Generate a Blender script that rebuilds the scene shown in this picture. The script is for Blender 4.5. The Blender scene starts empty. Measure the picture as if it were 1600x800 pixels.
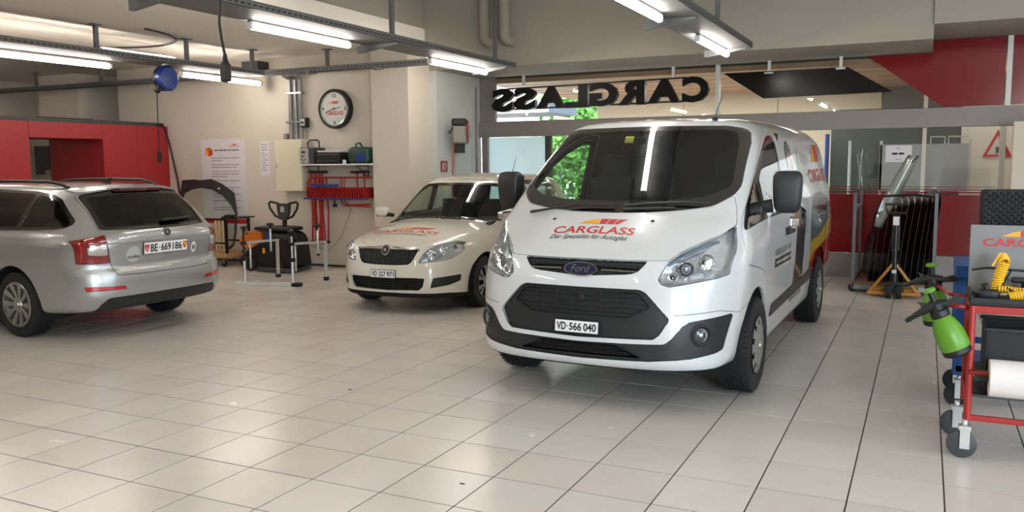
import bpy, bmesh, math, random
import numpy as np
from mathutils import Vector, Matrix
random.seed(7)
SC = bpy.context.scene
COL = SC.collection
# ---------------- camera ----------------
H = 1.61
YAW, PITCH, ROLL = -0.45090115, -0.10841131, -0.00794305
def cam_axes(yaw, pitch, roll):
    f = np.array([math.sin(yaw)*math.cos(pitch), math.cos(yaw)*math.cos(pitch), math.sin(pitch)])
    r = np.array([math.cos(yaw), -math.sin(yaw), 0.0]); u = np.cross(r, f)
    c, s = math.cos(roll), math.sin(roll)
    return c*r+s*u, -s*r+c*u, f
_r, _u, _f = cam_axes(YAW, PITCH, ROLL)
cam = bpy.data.cameras.new('camera'); co = bpy.data.objects.new('camera', cam); COL.objects.link(co)
m = Matrix.Identity(4)
for i in range(3):
    m[i][0] = _r[i]; m[i][1] = _u[i]; m[i][2] = -_f[i]
m[2][3] = H
co.matrix_world = m
cam.sensor_width = 36; cam.lens = 1331.48/1600*36; cam.clip_start = .05; cam.clip_end = 300
SC.camera = co
# ---------------- world, daylight, exposure ----------------
w = bpy.data.worlds.new('sky'); SC.world = w; w.use_nodes = True
nt = w.node_tree; bg = nt.nodes['Background']
sky = nt.nodes.new('ShaderNodeTexSky'); sky.sky_type = 'NISHITA'; sky.sun_disc = False
sky.sun_elevation = math.radians(50); sky.sun_rotation = math.radians(200); sky.air_density = 1.0; sky.dust_density = 4.0
nt.links.new(sky.outputs[0], bg.inputs[0]); bg.inputs[1].default_value = .8
SC.view_settings.view_transform = 'Standard'; SC.view_settings.look = 'None'
SC.view_settings.gamma = 1; SC.view_settings.use_curve_mapping = False
SC.view_settings.exposure = .88
def area(name, loc, rot, sx, sy, power, col):
    L = bpy.data.lights.new(name, 'AREA'); L.shape = 'RECTANGLE'; L.size = sx; L.size_y = sy; L.energy = power; L.color = col
    o = bpy.data.objects.new(name, L); o.location = loc; o.rotation_euler = rot; COL.objects.link(o); return o
# daylight coming in through the open workshop gates behind the photographer
area('daylight_gate', (4.8, -3.6, 1.75), (math.radians(-90), 0, math.radians(180)), 4.2, 3.1, 330, (.74, .87, 1.0))
area('daylight_gate_side', (6.9, 2.5, 1.75), (math.radians(90), 0, math.radians(90)), 5.0, 3.0, 45, (.74, .87, 1.0))
LAMP = 24.0          # emission of a fluorescent tube
SC.cycles.use_denoising = True
SC.cycles.max_bounces = 8; SC.cycles.diffuse_bounces = 5; SC.cycles.glossy_bounces = 4; SC.cycles.transmission_bounces = 6; SC.cycles.transparent_max_bounces = 12
SC.cycles.sample_clamp_indirect = 6; SC.cycles.caustics_reflective = False; SC.cycles.caustics_refractive = False
# ---------------- materials ----------------
MATS = {}
def lin(h):
    h = h.lstrip('#'); c = [int(h[i:i+2], 16)/255 for i in (0, 2, 4)]
    return tuple((x/12.92 if x <= .04045 else ((x+.055)/1.055)**2.4) for x in c)
def mat(name, col, rough=.5, metal=0, coat=0, var=.06, scale=8, bump=0, bscale=60, emit=None, estr=0, spec=.5, aniso=None, trans=0, alpha=1):
    if name in MATS: return MATS[name]
    c = lin(col) if isinstance(col, str) else col
    M = bpy.data.materials.new(name); M.use_nodes = True; n = M.node_tree; b = n.nodes['Principled BSDF']
    b.inputs['Roughness'].default_value = rough; b.inputs['Metallic'].default_value = metal
    b.inputs['Coat Weight'].default_value = coat; b.inputs['Coat Roughness'].default_value = .03
    b.inputs['Specular IOR Level'].default_value = spec
    if trans: b.inputs['Transmission Weight'].default_value = trans
    tc = n.nodes.new('ShaderNodeTexCoord')
    if var > 0:
        nz = n.nodes.new('ShaderNodeTexNoise'); nz.inputs['Scale'].default_value = scale; nz.inputs['Detail'].default_value = 4
        n.links.new(tc.outputs['Object'], nz.inputs['Vector'])
        mx = n.nodes.new('ShaderNodeMix'); mx.data_type = 'RGBA'
        mx.inputs[6].default_value = (*[x*(1-var) for x in c], 1); mx.inputs[7].default_value = (*[min(1, x*(1+var)) for x in c], 1)
        n.links.new(nz.outputs['Fac'], mx.inputs[0]); n.links.new(mx.outputs[2], b.inputs['Base Color'])
    else: b.inputs['Base Color'].default_value = (*c, 1)
    if bump > 0:
        nb = n.nodes.new('ShaderNodeTexNoise'); nb.inputs['Scale'].default_value = bscale; nb.inputs['Detail'].default_value = 3
        n.links.new(tc.outputs['Object'], nb.inputs['Vector'])
        bp = n.nodes.new('ShaderNodeBump'); bp.inputs['Strength'].default_value = bump; bp.inputs['Distance'].default_value = .01
        n.links.new(nb.outputs['Fac'], bp.inputs['Height']); n.links.new(bp.outputs[0], b.inputs['Normal'])
    if emit: b.inputs['Emission Color'].default_value = (*(lin(emit) if isinstance(emit, str) else emit), 1); b.inputs['Emission Strength'].default_value = estr
    MATS[name] = M; return M
def glass(name, tint=(.8, .85, .83), ior=1.5, rough=0.0):
    """thin pane: tinted see-through plus Fresnel reflection"""
    if name in MATS: return MATS[name]
    M = bpy.data.materials.new(name); M.use_nodes = True; n = M.node_tree; n.nodes.clear()
    o = n.nodes.new('ShaderNodeOutputMaterial'); t = n.nodes.new('ShaderNodeBsdfTransparent'); g = n.nodes.new('ShaderNodeBsdfGlossy')
    f = n.nodes.new('ShaderNodeFresnel'); mx = n.nodes.new('ShaderNodeMixShader'); f.inputs[0].default_value = ior
    t.inputs[0].default_value = (*tint, 1); g.inputs[0].default_value = (1, 1, 1, 1); g.inputs['Roughness'].default_value = rough
    gm = n.nodes.new('ShaderNodeNewGeometry'); im = n.nodes.new('ShaderNodeMix'); im.inputs[2].default_value = ior; im.inputs[3].default_value = 1/ior   # same reflectance from both sides of a thin pane
    n.links.new(gm.outputs['Backfacing'], im.inputs[0]); n.links.new(im.outputs[0], f.inputs[0])
    n.links.new(f.outputs[0], mx.inputs[0]); n.links.new(t.outputs[0], mx.inputs[1]); n.links.new(g.outputs[0], mx.inputs[2]); n.links.new(mx.outputs[0], o.inputs[0])
    MATS[name] = M; return M
# ---------------- mesh helpers ----------------
def mesh_obj(name, V, F, m=None, parent=None, smooth=False, mi=None, normals=None):
    me = bpy.data.meshes.new(name); me.from_pydata([tuple(map(float, v)) for v in V], [], F)
    for x in (m if isinstance(m, (list, tuple)) else [m] if m else []): me.materials.append(x)
    if smooth: me.polygons.foreach_set('use_smooth', [True]*len(me.polygons))
    if mi is not None: me.polygons.foreach_set('material_index', mi)
    me.update()
    if normals is not None: me.normals_split_custom_set(normals)
    o = bpy.data.objects.new(name, me); COL.objects.link(o)
    if parent: o.parent = parent
    return o
class MB:
    """collects simple solids; build() links them as one mesh object"""
    def __init__(s): s.V = []; s.F = []; s.S = []
    def add(s, V, F, smooth=False):
        k = len(s.V); s.V += [tuple(v) for v in V]; s.F += [tuple(i+k for i in f) for f in F]; s.S += [smooth]*len(F); return s
    def box(s, x0, x1, y0, y1, z0, z1, bev=0):
        if bev <= 0:
            V = [(x, y, z) for z in (z0, z1) for y in (y0, y1) for x in (x0, x1)]
            return s.add(V, [(0, 2, 3, 1), (4, 5, 7, 6), (0, 1, 5, 4), (2, 6, 7, 3), (0, 4, 6, 2), (1, 3, 7, 5)])
        b = min(bev, (x1-x0)/2.01, (y1-y0)/2.01, (z1-z0)/2.01)
        bm = bmesh.new(); bmesh.ops.create_cube(bm, size=1)
        for v in bm.verts: v.co = Vector(((x0+x1)/2+v.co.x*(x1-x0), (y0+y1)/2+v.co.y*(y1-y0), (z0+z1)/2+v.co.z*(z1-z0)))
        bmesh.ops.bevel(bm, geom=list(bm.edges), offset=b, segments=2, affect='EDGES', profile=.5)
        s.bm(bm); return s
    def bm(s, bm, smooth=False, mtx=None):
        bm.verts.index_update(); s.add([tuple((mtx @ v.co) if mtx else v.co) for v in bm.verts], [tuple(v.index for v in f.verts) for f in bm.faces], smooth); bm.free(); return s
    def tube(s, pts, r, n=10, cap=True, closed=False):
        P = [Vector(p) for p in pts]; R = r if isinstance(r, (list, tuple)) else [r]*len(P); N = len(P)
        T = []
        for i in range(N):
            a = P[i-1] if (i > 0 or closed) else P[i]; b = P[(i+1) % N] if (i < N-1 or closed) else P[i]; T.append((b-a).normalized())
        up = Vector((0, 0, 1)) if abs(T[0].z) < .9 else Vector((1, 0, 0)); U = (up-T[0]*up.dot(T[0])).normalized(); V = []
        for i in range(N):
            U = (U-T[i]*U.dot(T[i])).normalized(); W = T[i].cross(U)
            for k in range(n):
                a = 2*math.pi*k/n; V.append(P[i]+(U*math.cos(a)+W*math.sin(a))*R[i])
        F = []
        for i in range(N if closed else N-1):
            j = (i+1) % N
            for k in range(n): F.append((i*n+k, i*n+(k+1) % n, j*n+(k+1) % n, j*n+k))
        s.add(V, F, True)
        if cap and not closed: s.add([V[k] for k in range(n)], [tuple(range(n))[::-1]]); s.add([V[(N-1)*n+k] for k in range(n)], [tuple(range(n))])
        return s
    def lathe(s, prof, n=32, axis='z', c=(0, 0, 0), smooth=True):
        V = []; F = []
        for r, h in prof:
            for k in range(n):
                a = 2*math.pi*k/n; u, v = r*math.cos(a), r*math.sin(a)
                V.append({'z': (c[0]+u, c[1]+v, c[2]+h), 'y': (c[0]+u, c[1]+h, c[2]+v), 'x': (c[0]+h, c[1]+u, c[2]+v)}[axis])
        fl = axis == 'y'
        for i in range(len(prof)-1):
            for k in range(n):
                q = (i*n+k, i*n+(k+1) % n, (i+1)*n+(k+1) % n, (i+1)*n+k); F.append(q[::-1] if fl else q)
        return s.add(V, F, smooth)
    def prism(s, pts, fn, h0, h1):
        """polygon pts (2D) extruded between h0 and h1; fn(u,v,h)->xyz"""
        n = len(pts); V = [fn(u, v, h0) for u, v in pts]+[fn(u, v, h1) for u, v in pts]
        return s.add(V, [tuple(range(n))[::-1], tuple(range(n, 2*n))]+[(i, (i+1) % n, n+(i+1) % n, n+i) for i in range(n)])
    def bar(s, a, b, wx, wz):
        """square section bar from a to b"""
        a, b = Vector(a), Vector(b); t = (b-a).normalized(); up = Vector((0, 0, 1)) if abs(t.z) < .9 else Vector((0, 1, 0))
        u = t.cross(up).normalized(); v = u.cross(t); V = []
        for p in (a, b):
            for i, j in ((-1, -1), (1, -1), (1, 1), (-1, 1)): V.append(p+u*i*wx/2+v*j*wz/2)
        return s.add(V, [(0, 1, 2, 3), (7, 6, 5, 4), (0, 4, 5, 1), (1, 5, 6, 2), (2, 6, 7, 3), (3, 7, 4, 0)])
    def sphere(s, c, r, n=16, m=10, sc=(1, 1, 1)):
        V = []; F = []
        for i in range(m+1):
            p = math.pi*i/m
            for k in range(n):
                a = 2*math.pi*k/n; V.append((c[0]+r*sc[0]*math.sin(p)*math.cos(a), c[1]+r*sc[1]*math.sin(p)*math.sin(a), c[2]+r*sc[2]*math.cos(p)))
        for i in range(m):
            for k in range(n): F.append((i*n+k, (i+1)*n+k, (i+1)*n+(k+1) % n, i*n+(k+1) % n))
        return s.add(V, F, True)
    def build(s, name, m, parent=None):
        me = bpy.data.meshes.new(name); me.from_pydata([tuple(map(float, v)) for v in s.V], [], s.F)
        me.polygons.foreach_set('use_smooth', s.S); me.materials.append(m)
        bm = bmesh.new(); bm.from_mesh(me); bmesh.ops.remove_doubles(bm, verts=bm.verts, dist=1e-5); bmesh.ops.recalc_face_normals(bm, faces=bm.faces)
        for e in bm.edges:
            if len(e.link_faces) == 2 and e.calc_face_angle(0) > .6: e.smooth = False
        bm.to_mesh(me); bm.free(); me.update()
        o = bpy.data.objects.new(name, me); COL.objects.link(o)
        if parent: o.parent = parent
        return o
def thing(name, label, cat, loc=(0, 0, 0), rz=0, group=None):
    o = bpy.data.objects.new(name, None); COL.objects.link(o); o.location = loc; o.rotation_euler = (0, 0, rz)
    o.empty_display_size = .1; o['label'] = label; o['category'] = cat
    if group: o['group'] = group
    return o
def tag(o, label, cat, group=None):
    o['label'] = label; o['category'] = cat
    if group: o['group'] = group
    return o
def struct(o): o['kind'] = 'structure'; return o
def part(mb, name, m, parent, label=None):
    o = mb.build(name, m, parent)
    if label: o['label'] = label
    return o
def copy_tree(o, parent=None):
    c = o.copy(); COL.objects.link(c)
    if parent: c.parent = parent
    for ch in list(o.children): copy_tree(ch, c)
    return c
def text_mesh(body, size=1.0, sx=1.0, shear=0.0, bold=0.0, align='CENTER'):
    """2D vertices (centred) and faces of a line of text"""
    cu = bpy.data.curves.new('t', 'FONT'); cu.body = body; cu.size = size; cu.shear = shear; cu.offset = bold; cu.resolution_u = 3; cu.align_x = align; cu.fill_mode = 'FRONT'
    o = bpy.data.objects.new('t', cu); COL.objects.link(o); dg = bpy.context.evaluated_depsgraph_get(); dg.update()
    me = o.evaluated_get(dg).to_mesh(); V = [(v.co.x*sx, v.co.y) for v in me.vertices]; F = [tuple(p.vertices) for p in me.polygons]
    o.evaluated_get(dg).to_mesh_clear(); bpy.data.objects.remove(o); bpy.data.curves.remove(cu)
    return V, F
def fit_text(body, u0, u1, v0, v1, shear=0, bold=0.0, sx=None):
    V, F = text_mesh(body, 1, 1, shear, bold); a = np.array(V)
    lo, hi = a.min(0), a.max(0); a = (a-lo)/(hi-lo); a[:, 0] = u0+a[:, 0]*(u1-u0); a[:, 1] = v0+a[:, 1]*(v1-v0)
    return [tuple(p) for p in a], F
def solid_text(mb, V, F, fn, t0, t1):
    """extrude flat text between t0 and t1 through fn(u,v,h)"""
    n = len(V); mb.add([fn(u, v, t1) for u, v in V], F)
    if t0 != t1:
        mb.add([fn(u, v, t0) for u, v in V], [f[::-1] for f in F])
        cnt = {}
        for f in F:
            for i in range(len(f)):
                a, b = f[i], f[(i+1) % len(f)]; cnt[(a, b)] = cnt.get((a, b), 0)+1
        for (a, b) in list(cnt):
            if (b, a) not in cnt: mb.add([fn(*V[a], t0), fn(*V[b], t0), fn(*V[b], t1), fn(*V[a], t1)], [(0, 1, 2, 3)])
    return mb
M = dict(
 wall=mat('wall_paint', '#cfc6b8', .75, var=.04, scale=1.5, bump=.08, bscale=90),
 ceil=mat('ceiling_paint', '#f1ebe0', .9, var=.02, scale=.6),
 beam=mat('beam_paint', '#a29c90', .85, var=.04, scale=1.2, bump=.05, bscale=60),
 door=mat('door_paint', '#c6c8c4', .45, var=.03, scale=2),
 redp=mat('red_panel', '#982328', .42, var=.05, scale=2),
 redf=mat('red_film', '#7e0c13', .16, var=.04, scale=2),
 redm=mat('red_metal', '#9c2220', .38, var=.06, scale=12),
 steel=mat('galvanised_steel', '#8d9090', .42, .75, var=.12, scale=14),
 alu=mat('aluminium', '#cfd1d0', .35, .6, var=.06, scale=10),
 trans=mat('transom_aluminium', '#8c8583', .55, .25, var=.05, scale=3),
 white=mat('white_plastic', '#e2e1dc', .4, var=.03),
 cream=mat('cream_enamel', '#dcd5bb', .4, var=.03, scale=3),
 black=mat('black_plastic', '#0e0f10', .5, var=.1, bump=.05),
 blackm=mat('black_metal', '#141415', .35, .2, var=.1),
 rubber=mat('rubber', '#16171a', .75, var=.12, bump=.15, bscale=150),
 grey=mat('grey_plastic', '#85837f', .42, var=.06),
 dgrey=mat('dark_grey_plastic', '#3a3b3d', .5, var=.08),
 blue=mat('blue_metal', '#1f4f8e', .45, var=.08),
 blued=mat('blue_plastic', '#1d3c86', .3, var=.06),
 green=mat('green_plastic', '#5b8f22', .38, var=.05, scale=5),
 greend=mat('dark_green_plastic', '#26433a', .5, var=.08),
 yellow=mat('yellow_hose', '#e3b21c', .4, var=.05),
 orange=mat('orange_plastic', '#c06a22', .45, var=.08),
 ochre=mat('orange_metal', '#a8742a', .5, var=.12, scale=20),
 wood=mat('pale_wood', '#b08a58', .6, var=.2, scale=18),
 paper=mat('paper', '#dcd9de', .7, var=.02),
 ink=mat('ink', '#4c4a4e', .7, var=.02),
 inkb=mat('black_ink', '#111214', .5, var=.02),
 logored=mat('logo_red', '#c0282a', .4, var=.03),
 logoyel=mat('logo_yellow', '#e9a21b', .4, var=.03),
 chrome=mat('chrome', '#d8d8d8', .12, 1, var=.02),
 tube=mat('fluorescent_tube', '#ffffff', .5, var=0, emit=(1, .92, .82), estr=LAMP),
 bag=mat('frosted_film', '#c8d6d8', .6, var=.05),
)
M['pane'] = glass('window_pane', (.93, .96, .95))
# floor tile: off-white stone-look ceramic with faint cloudy stains
def tile_mat(name, col, rough):
    m = mat(name, col, rough, var=.035, scale=1.6, bump=.02, bscale=6); n = m.node_tree; b = n.nodes['Principled BSDF']
    tc = [x for x in n.nodes if x.type == 'TEX_COORD'][0]; g = n.nodes.new('ShaderNodeNewGeometry')
    for x in n.nodes:
        if x.type == 'TEX_NOISE': n.links.new(g.outputs['Position'], x.inputs['Vector'])
    nz = n.nodes.new('ShaderNodeTexNoise'); nz.inputs['Scale'].default_value = 3.2; nz.inputs['Detail'].default_value = 6; nz.inputs['Roughness'].default_value = .7
    n.links.new(g.outputs['Position'], nz.inputs['Vector'])
    r = n.nodes.new('ShaderNodeValToRGB'); r.color_ramp.elements[0].position = .34; r.color_ramp.elements[0].color = (.86, .845, .82, 1); r.color_ramp.elements[1].position = .5; r.color_ramp.elements[1].color = (1, 1, 1, 1)
    n.links.new(nz.outputs['Fac'], r.inputs[0])
    mx = n.nodes.new('ShaderNodeMix'); mx.data_type = 'RGBA'; mx.blend_type = 'MULTIPLY'; mx.inputs[0].default_value = .3
    old = b.inputs['Base Color'].links[0].from_socket; n.links.new(old, mx.inputs[6]); n.links.new(r.outputs[0], mx.inputs[7]); n.links.new(mx.outputs[2], b.inputs['Base Color'])
    rr = n.nodes.new('ShaderNodeMapRange'); rr.inputs[3].default_value = rough-.02; rr.inputs[4].default_value = rough+.06
    n.links.new(nz.outputs['Fac'], rr.inputs[0]); n.links.new(rr.outputs[0], b.inputs['Roughness'])
    return m
M['tile'] = tile_mat('floor_tile', '#d1ccc4', .22)
M['tile2'] = tile_mat('floor_tile_paler', '#d4cfc7', .24)
M['tile3'] = tile_mat('floor_tile_warmer', '#cfc9c0', .20)
M['grout'] = mat('grout', '#2f2a25', .8, var=.15)

def frosted(name, col):
    m = bpy.data.materials.new(name); m.use_nodes = True; n = m.node_tree; n.nodes.clear(); o = n.nodes.new('ShaderNodeOutputMaterial'); a = n.nodes.new('ShaderNodeBsdfDiffuse'); b = n.nodes.new('ShaderNodeBsdfTranslucent'); x = n.nodes.new('ShaderNodeMixShader'); nz = n.nodes.new('ShaderNodeTexNoise'); nz.inputs['Scale'].default_value = 2
    r = n.nodes.new('ShaderNodeMix'); r.data_type = 'RGBA'; r.inputs[6].default_value = (*[c*.9 for c in lin(col)], 1); r.inputs[7].default_value = (*lin(col), 1); n.links.new(nz.outputs['Fac'], r.inputs[0]); n.links.new(r.outputs[2], a.inputs[0]); n.links.new(r.outputs[2], b.inputs[0])
    x.inputs[0].default_value = .7; n.links.new(a.outputs[0], x.inputs[1]); n.links.new(b.outputs[0], x.inputs[2]); n.links.new(x.outputs[0], o.inputs[0]); return m
M['bag'] = frosted('frosted_film', '#e6f2f4')
# ================= the hall: floor, walls, ceilings =================
TS = .25943*H; TX = .08799*H; TY = 1.57105*H     # tile size and joints, read off the floor
GY = 12.62       # plane of the glazed front
WY = 10.85       # plane of the back wall
fl = struct(MB().box(-17, 7, -4, 22, -.12, -.0022).build('floor', M['grout']))
tv = [(x*TS*.5*k, y*TS*.5*k, z) for (k, z) in ((.982, -.0022), (.982, -.0004), (.9795, 0)) for x, y in ((-1, -1), (1, -1), (1, 1), (-1, 1))]
tf = [(8, 9, 10, 11)]+[(i+4*l, (i+1) % 4+4*l, (i+1) % 4+4+4*l, i+4+4*l) for l in (0, 1) for i in range(4)]
tmesh = []
for mm in ('tile', 'tile', 'tile2', 'tile3'):
    me = bpy.data.meshes.new('floor_tile'); me.from_pydata(tv, [], tf); me.materials.append(M[mm]); me.update(); tmesh.append(me)
def proj(P):
    d = np.array(P)-np.array([0, 0, H]); z = d@_f
    return (800+1331.48*(d@_r)/z, 400-1331.48*(d@_u)/z, z)
cells = []
for i in range(-41, 18):
    for j in range(-9, 42):
        cx, cy = TX+(i+.5)*TS, TY+(j-.5)*TS
        if cx < -16.9 or cx > 6.9 or cy > 21.9: continue
        px_, py_, z = proj((cx, cy, 0)); vis = z > .8 and -160 < px_ < 1760 and -50 < py_ < 960 and cy < GY
        cells.append((0 if vis else 1, (cx*cx+cy*cy+H*H)**.5, cx, cy))
cells.sort()
rest = MB()
for k, (v, d, cx, cy) in enumerate(cells):
    if k < 300:
        o = bpy.data.objects.new('floor_tile', tmesh[random.randrange(4)]); o.location = (cx, cy, random.uniform(-.0004, .0004)); COL.objects.link(o); o.parent = fl
    else: rest.add([(cx+a, cy+b, c) for a, b, c in tv], tf)
me = bpy.data.meshes.new('floor_tiles'); me.from_pydata(rest.V, [], rest.F); me.materials.append(M['tile']); me.materials.append(M['tile2']); me.materials.append(M['tile3'])
mi = []
for k in range(len(rest.F)//9): mi += [random.choice((0, 0, 1, 2))]*9
me.polygons.foreach_set('material_index', mi); me.update(); o = bpy.data.objects.new('floor_tiles', me); COL.objects.link(o); o.parent = fl; o['kind'] = 'stuff'
def S(name, m, *a, **k): return struct(MB().box(*a, **k).build(name, m))
S('wall_back', M['wall'], -13.05, -7.4, WY, WY+.25, 0, 4.3)
S('wall_back.001', M['wall'], -16.6, -13.05, WY+.9, WY+1.15, 0, 4.3)
S('wall_back.002', M['wall'], -13.05, -12.8, WY+.25, WY+1.15, 0, 4.3)
S('wall_left', M['wall'], -16.9, -16.6, -4, WY+1.2, 0, 4.3)
S('ceiling', M['ceil'], -16.9, -6.85, -4, WY+1.2, 3.31, 3.62)
S('ceiling_high', M['ceil'], -16.9, 7, -4, GY+.1, 4.25, 4.4)
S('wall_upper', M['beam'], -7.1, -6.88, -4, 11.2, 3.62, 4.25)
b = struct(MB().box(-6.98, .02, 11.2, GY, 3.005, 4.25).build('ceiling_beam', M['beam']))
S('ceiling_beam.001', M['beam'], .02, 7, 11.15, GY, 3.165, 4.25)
S('column', M['wall'], -7.42, -6.78, 10.6, 11.2, 0, 3.31)
S('column.001', M['wall'], -15.2, -14.1, WY+.0, WY+.9, 0, 3.31)
# side wall with service doors, between column and glazed front
S('wall_right', M['door'], -7.0, -6.66, 11.2, GY, 0, 3.0)
d = struct(MB().box(-6.665, -6.64, 11.75, 12.25, .02, 2.13, .004).build('door_1', M['door']))
part(MB().box(-6.66, -6.63, 11.70, 11.745, 0, 2.18).box(-6.66, -6.63, 12.255, 12.30, 0, 2.18).box(-6.66, -6.63, 11.745, 12.255, 2.135, 2.18), 'door_frame', M['door'], d)
part(MB().tube([(-6.64, 12.2, 1.02), (-6.59, 12.2, 1.02), (-6.59, 12.1, 1.02)], .009), 'door_handle', M['alu'], d)
# rear and far side of the hall (behind the photographer): solid wall pieces around the open gates
S('wall_rear', M['wall'], -16.9, 2.6, -4.2, -4, 0, 4.3)
S('wall_rear.001', M['wall'], 2.6, 7.2, -4.2, -4, 3.4, 4.3)
S('wall_rear.002', M['wall'], 6.95, 7.2, -4.2, -4, 0, 3.4)
S('wall_far_right', M['wall'], 7, 7.2, -4, -.3, 0, 4.3)
S('wall_far_right.001', M['wall'], 7, 7.2, 5.3, 22, 0, 4.3)
S('wall_far_right.002', M['wall'], 7, 7.2, -.3, 5.3, 3.4, 4.3)
S('trim_1', M['dgrey'], -11.7, -7.42, WY-.012, WY, 0, .035)
# white partition at the right edge
S('partition', M['wall'], .925, 3.6, 11.85, 11.95, 0, 2.06, bev=.01)
# red clad cabin wall with a pass-through opening, facing the cars
rw = -11.87
r = struct(thing('wall_red', '', '', (0, 0, 0))); del r['label']; del r['category']
for a, b_, z0, z1 in ((10.2, 10.85, 0, 2.285), (9.535, 10.195, 0, 2.285), (8.285, 9.53, 2.045, 2.285), (7.05, 8.28, 0, 2.285), (5.8, 7.045, 0, 2.285), (4.55, 5.795, 0, 2.285)):
    part(MB().box(rw-.04, rw, a, b_, z0, z1, bev=.003), 'panel', M['redp'], r)
part(MB().box(-13.2, rw-.04, 9.56, 9.60, 0, 2.25).box(-13.2, rw-.04, 8.20, 8.24, 0, 2.25).box(-13.2, rw-.04, 8.24, 9.56, 2.06, 2.1), 'reveal', M['redp'], r)
part(MB().box(-13.0, rw-.04, 9.6, 10.84, 0, 2.2).box(-13.0, rw-.04, 4.55, 8.2, 0, 2.2), 'cabin_core', M['redp'], r)
# ---------------- glazed front ----------------
win = struct(thing('window_1', '', '')); del win['label']; del win['category']
part(MB().box(-6.66, 3.5, GY-.09, GY+.05, 2.035, 2.285, bev=.004), 'transom', M['trans'], win)
for x in (-6.58, -5.44, -3.6, -1.78): part(MB().box(x-.05, x+.05, GY-.04, GY+.04, 0, 2.035), 'mullion', M['trans'] if x < -6 else M['dgrey'], win)
part(MB().box(-6.66, -6.38, GY-.035, GY+.04, 2.285, 3.0), 'mullion', M['trans'], win)
for x, z1 in ((-2.765, 3.0), (.90, 3.16)): part(MB().box(x-.03, x+.03, GY-.04, GY+.03, 2.285, z1), 'mullion', M['white'], win)
part(MB().box(.835, .905, GY-.04, GY+.03, 0, 2.035), 'mullion', M['white'], win)
part(MB().box(-3.55, .83, GY-.03, GY+.03, 0, .335), 'kick_panel', M['trans'], win)
for a, b_ in ((-6.53, -5.49), (-5.39, -3.65), (-3.55, -1.83), (-1.73, .835), (.905, 3.5)):
    part(MB().box(a, b_, GY-.004, GY+.004, .02 if a < -4 else .34, 2.035), 'pane', M['pane'], win)
for a, b_, z1 in ((-6.38, -2.8, 3.0), (-2.735, .02, 3.0), (.02, .865, 3.16), (.925, 3.5, 3.16)):
    part(MB().box(a, b_, GY-.004, GY+.004, 2.285, z1), 'pane', M['pane'], win)
part(MB().box(-6.52, -5.49, GY+.012, GY+.016, .9, 2.03), 'frosted_film', M['bag'], win)
f = lambda u, v, h: (u, GY-.008-h, v)
for a, b_ in ((-3.54, -1.84), (-1.72, .825)):
    part(MB().box(a, b_, GY-.012, GY-.006, .345, 1.150).box(a, b_, GY-.012, GY-.006, 1.172, 1.19).box(a, b_, GY-.012, GY-.006, 1.212, 1.224).box(a, b_, GY-.012, GY-.006, 1.25, 1.258), 'red_film', M['redf'], win)
part(MB().prism([(-.76, 2.995), (.17, 2.295), (.86, 2.295), (.86, 3.155), (.025, 3.155), (.025, 2.995)], f, 0, .004).box(.93, 3.4, GY-.012, GY-.006, 2.3, 3.155), 'red_film', M['redf'], win)
# ---------------- what stands beyond the glass ----------------
wc = struct(thing('ceiling_wood', '', '')); del wc['label']; del wc['category']
for k in range(16):
    x0 = GY+.06+k*.262
    part(MB().box(-6.6, 3.4, x0, x0+.255, 2.905+.004*(k % 2), 2.98), 'plank', MATS.get('plank%d' % (k % 3)) or mat('plank%d' % (k % 3), ('#a98263', '#9c7656', '#b08b6c')[k % 3], .5, var=.22, scale=3), wc)
pw = struct(thing('wall_beyond', '', '')); del pw['label']; del pw['category']
for k in range(3): part(MB().box(-6.15+1.8*k, -4.36+1.8*k, 16.8, 16.85, 0, 2.94), 'panel', mat('beige_panel', '#d2c6ae', .5, var=.03), pw)
struct(MB().box(-6.15, 3.4, 16.86, 17.0, 0, 3.2).build('wall_beyond.001', M['dgrey']))
struct(MB().box(-.75, 3.4, 16.80, 16.85, 0, 2.94).build('wall_beyond.002', mat('grey_panel', '#6f6d69', .5)))
struct(MB().box(.48, 1.45, 15.2, 15.3, 0, 2.5).build('wall_beyond.003', M['white']))
struct(MB().box(-1.45, .48, 15.3, 15.36, 0, 2.45).build('wall_beyond.005', mat('dark_partition', '#474d4b', .35)))
struct(MB().box(3.4, 3.5, GY+.05, 17, 0, 3.2).build('wall_beyond.004', M['wall']))
struct(MB().box(-6.9, 3.5, GY+.05, 17, 2.99, 3.3).build('ceiling_beyond', M['dgrey']))
struct(MB().box(-.07, -.01, 14.97, 15.03, 0, 2.95).build('trim_2', M['white']))
struct(MB().box(-14, 7, GY+.1, 17, -.01, -.002).build('floor_beyond', mat('pale_floor', '#b7b2a8', .35, var=.05)))
struct(MB().box(-60, 60, 22, 90, -.14, -.1).build('ground', mat('asphalt', '#8b8b88', .9, var=.12, scale=2, bump=.2)))
struct(MB().box(-60, -6.2, 17.0, 22, -.14, -.1).build('ground.001', mat('asphalt', '#8b8b88', .9)))
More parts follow.
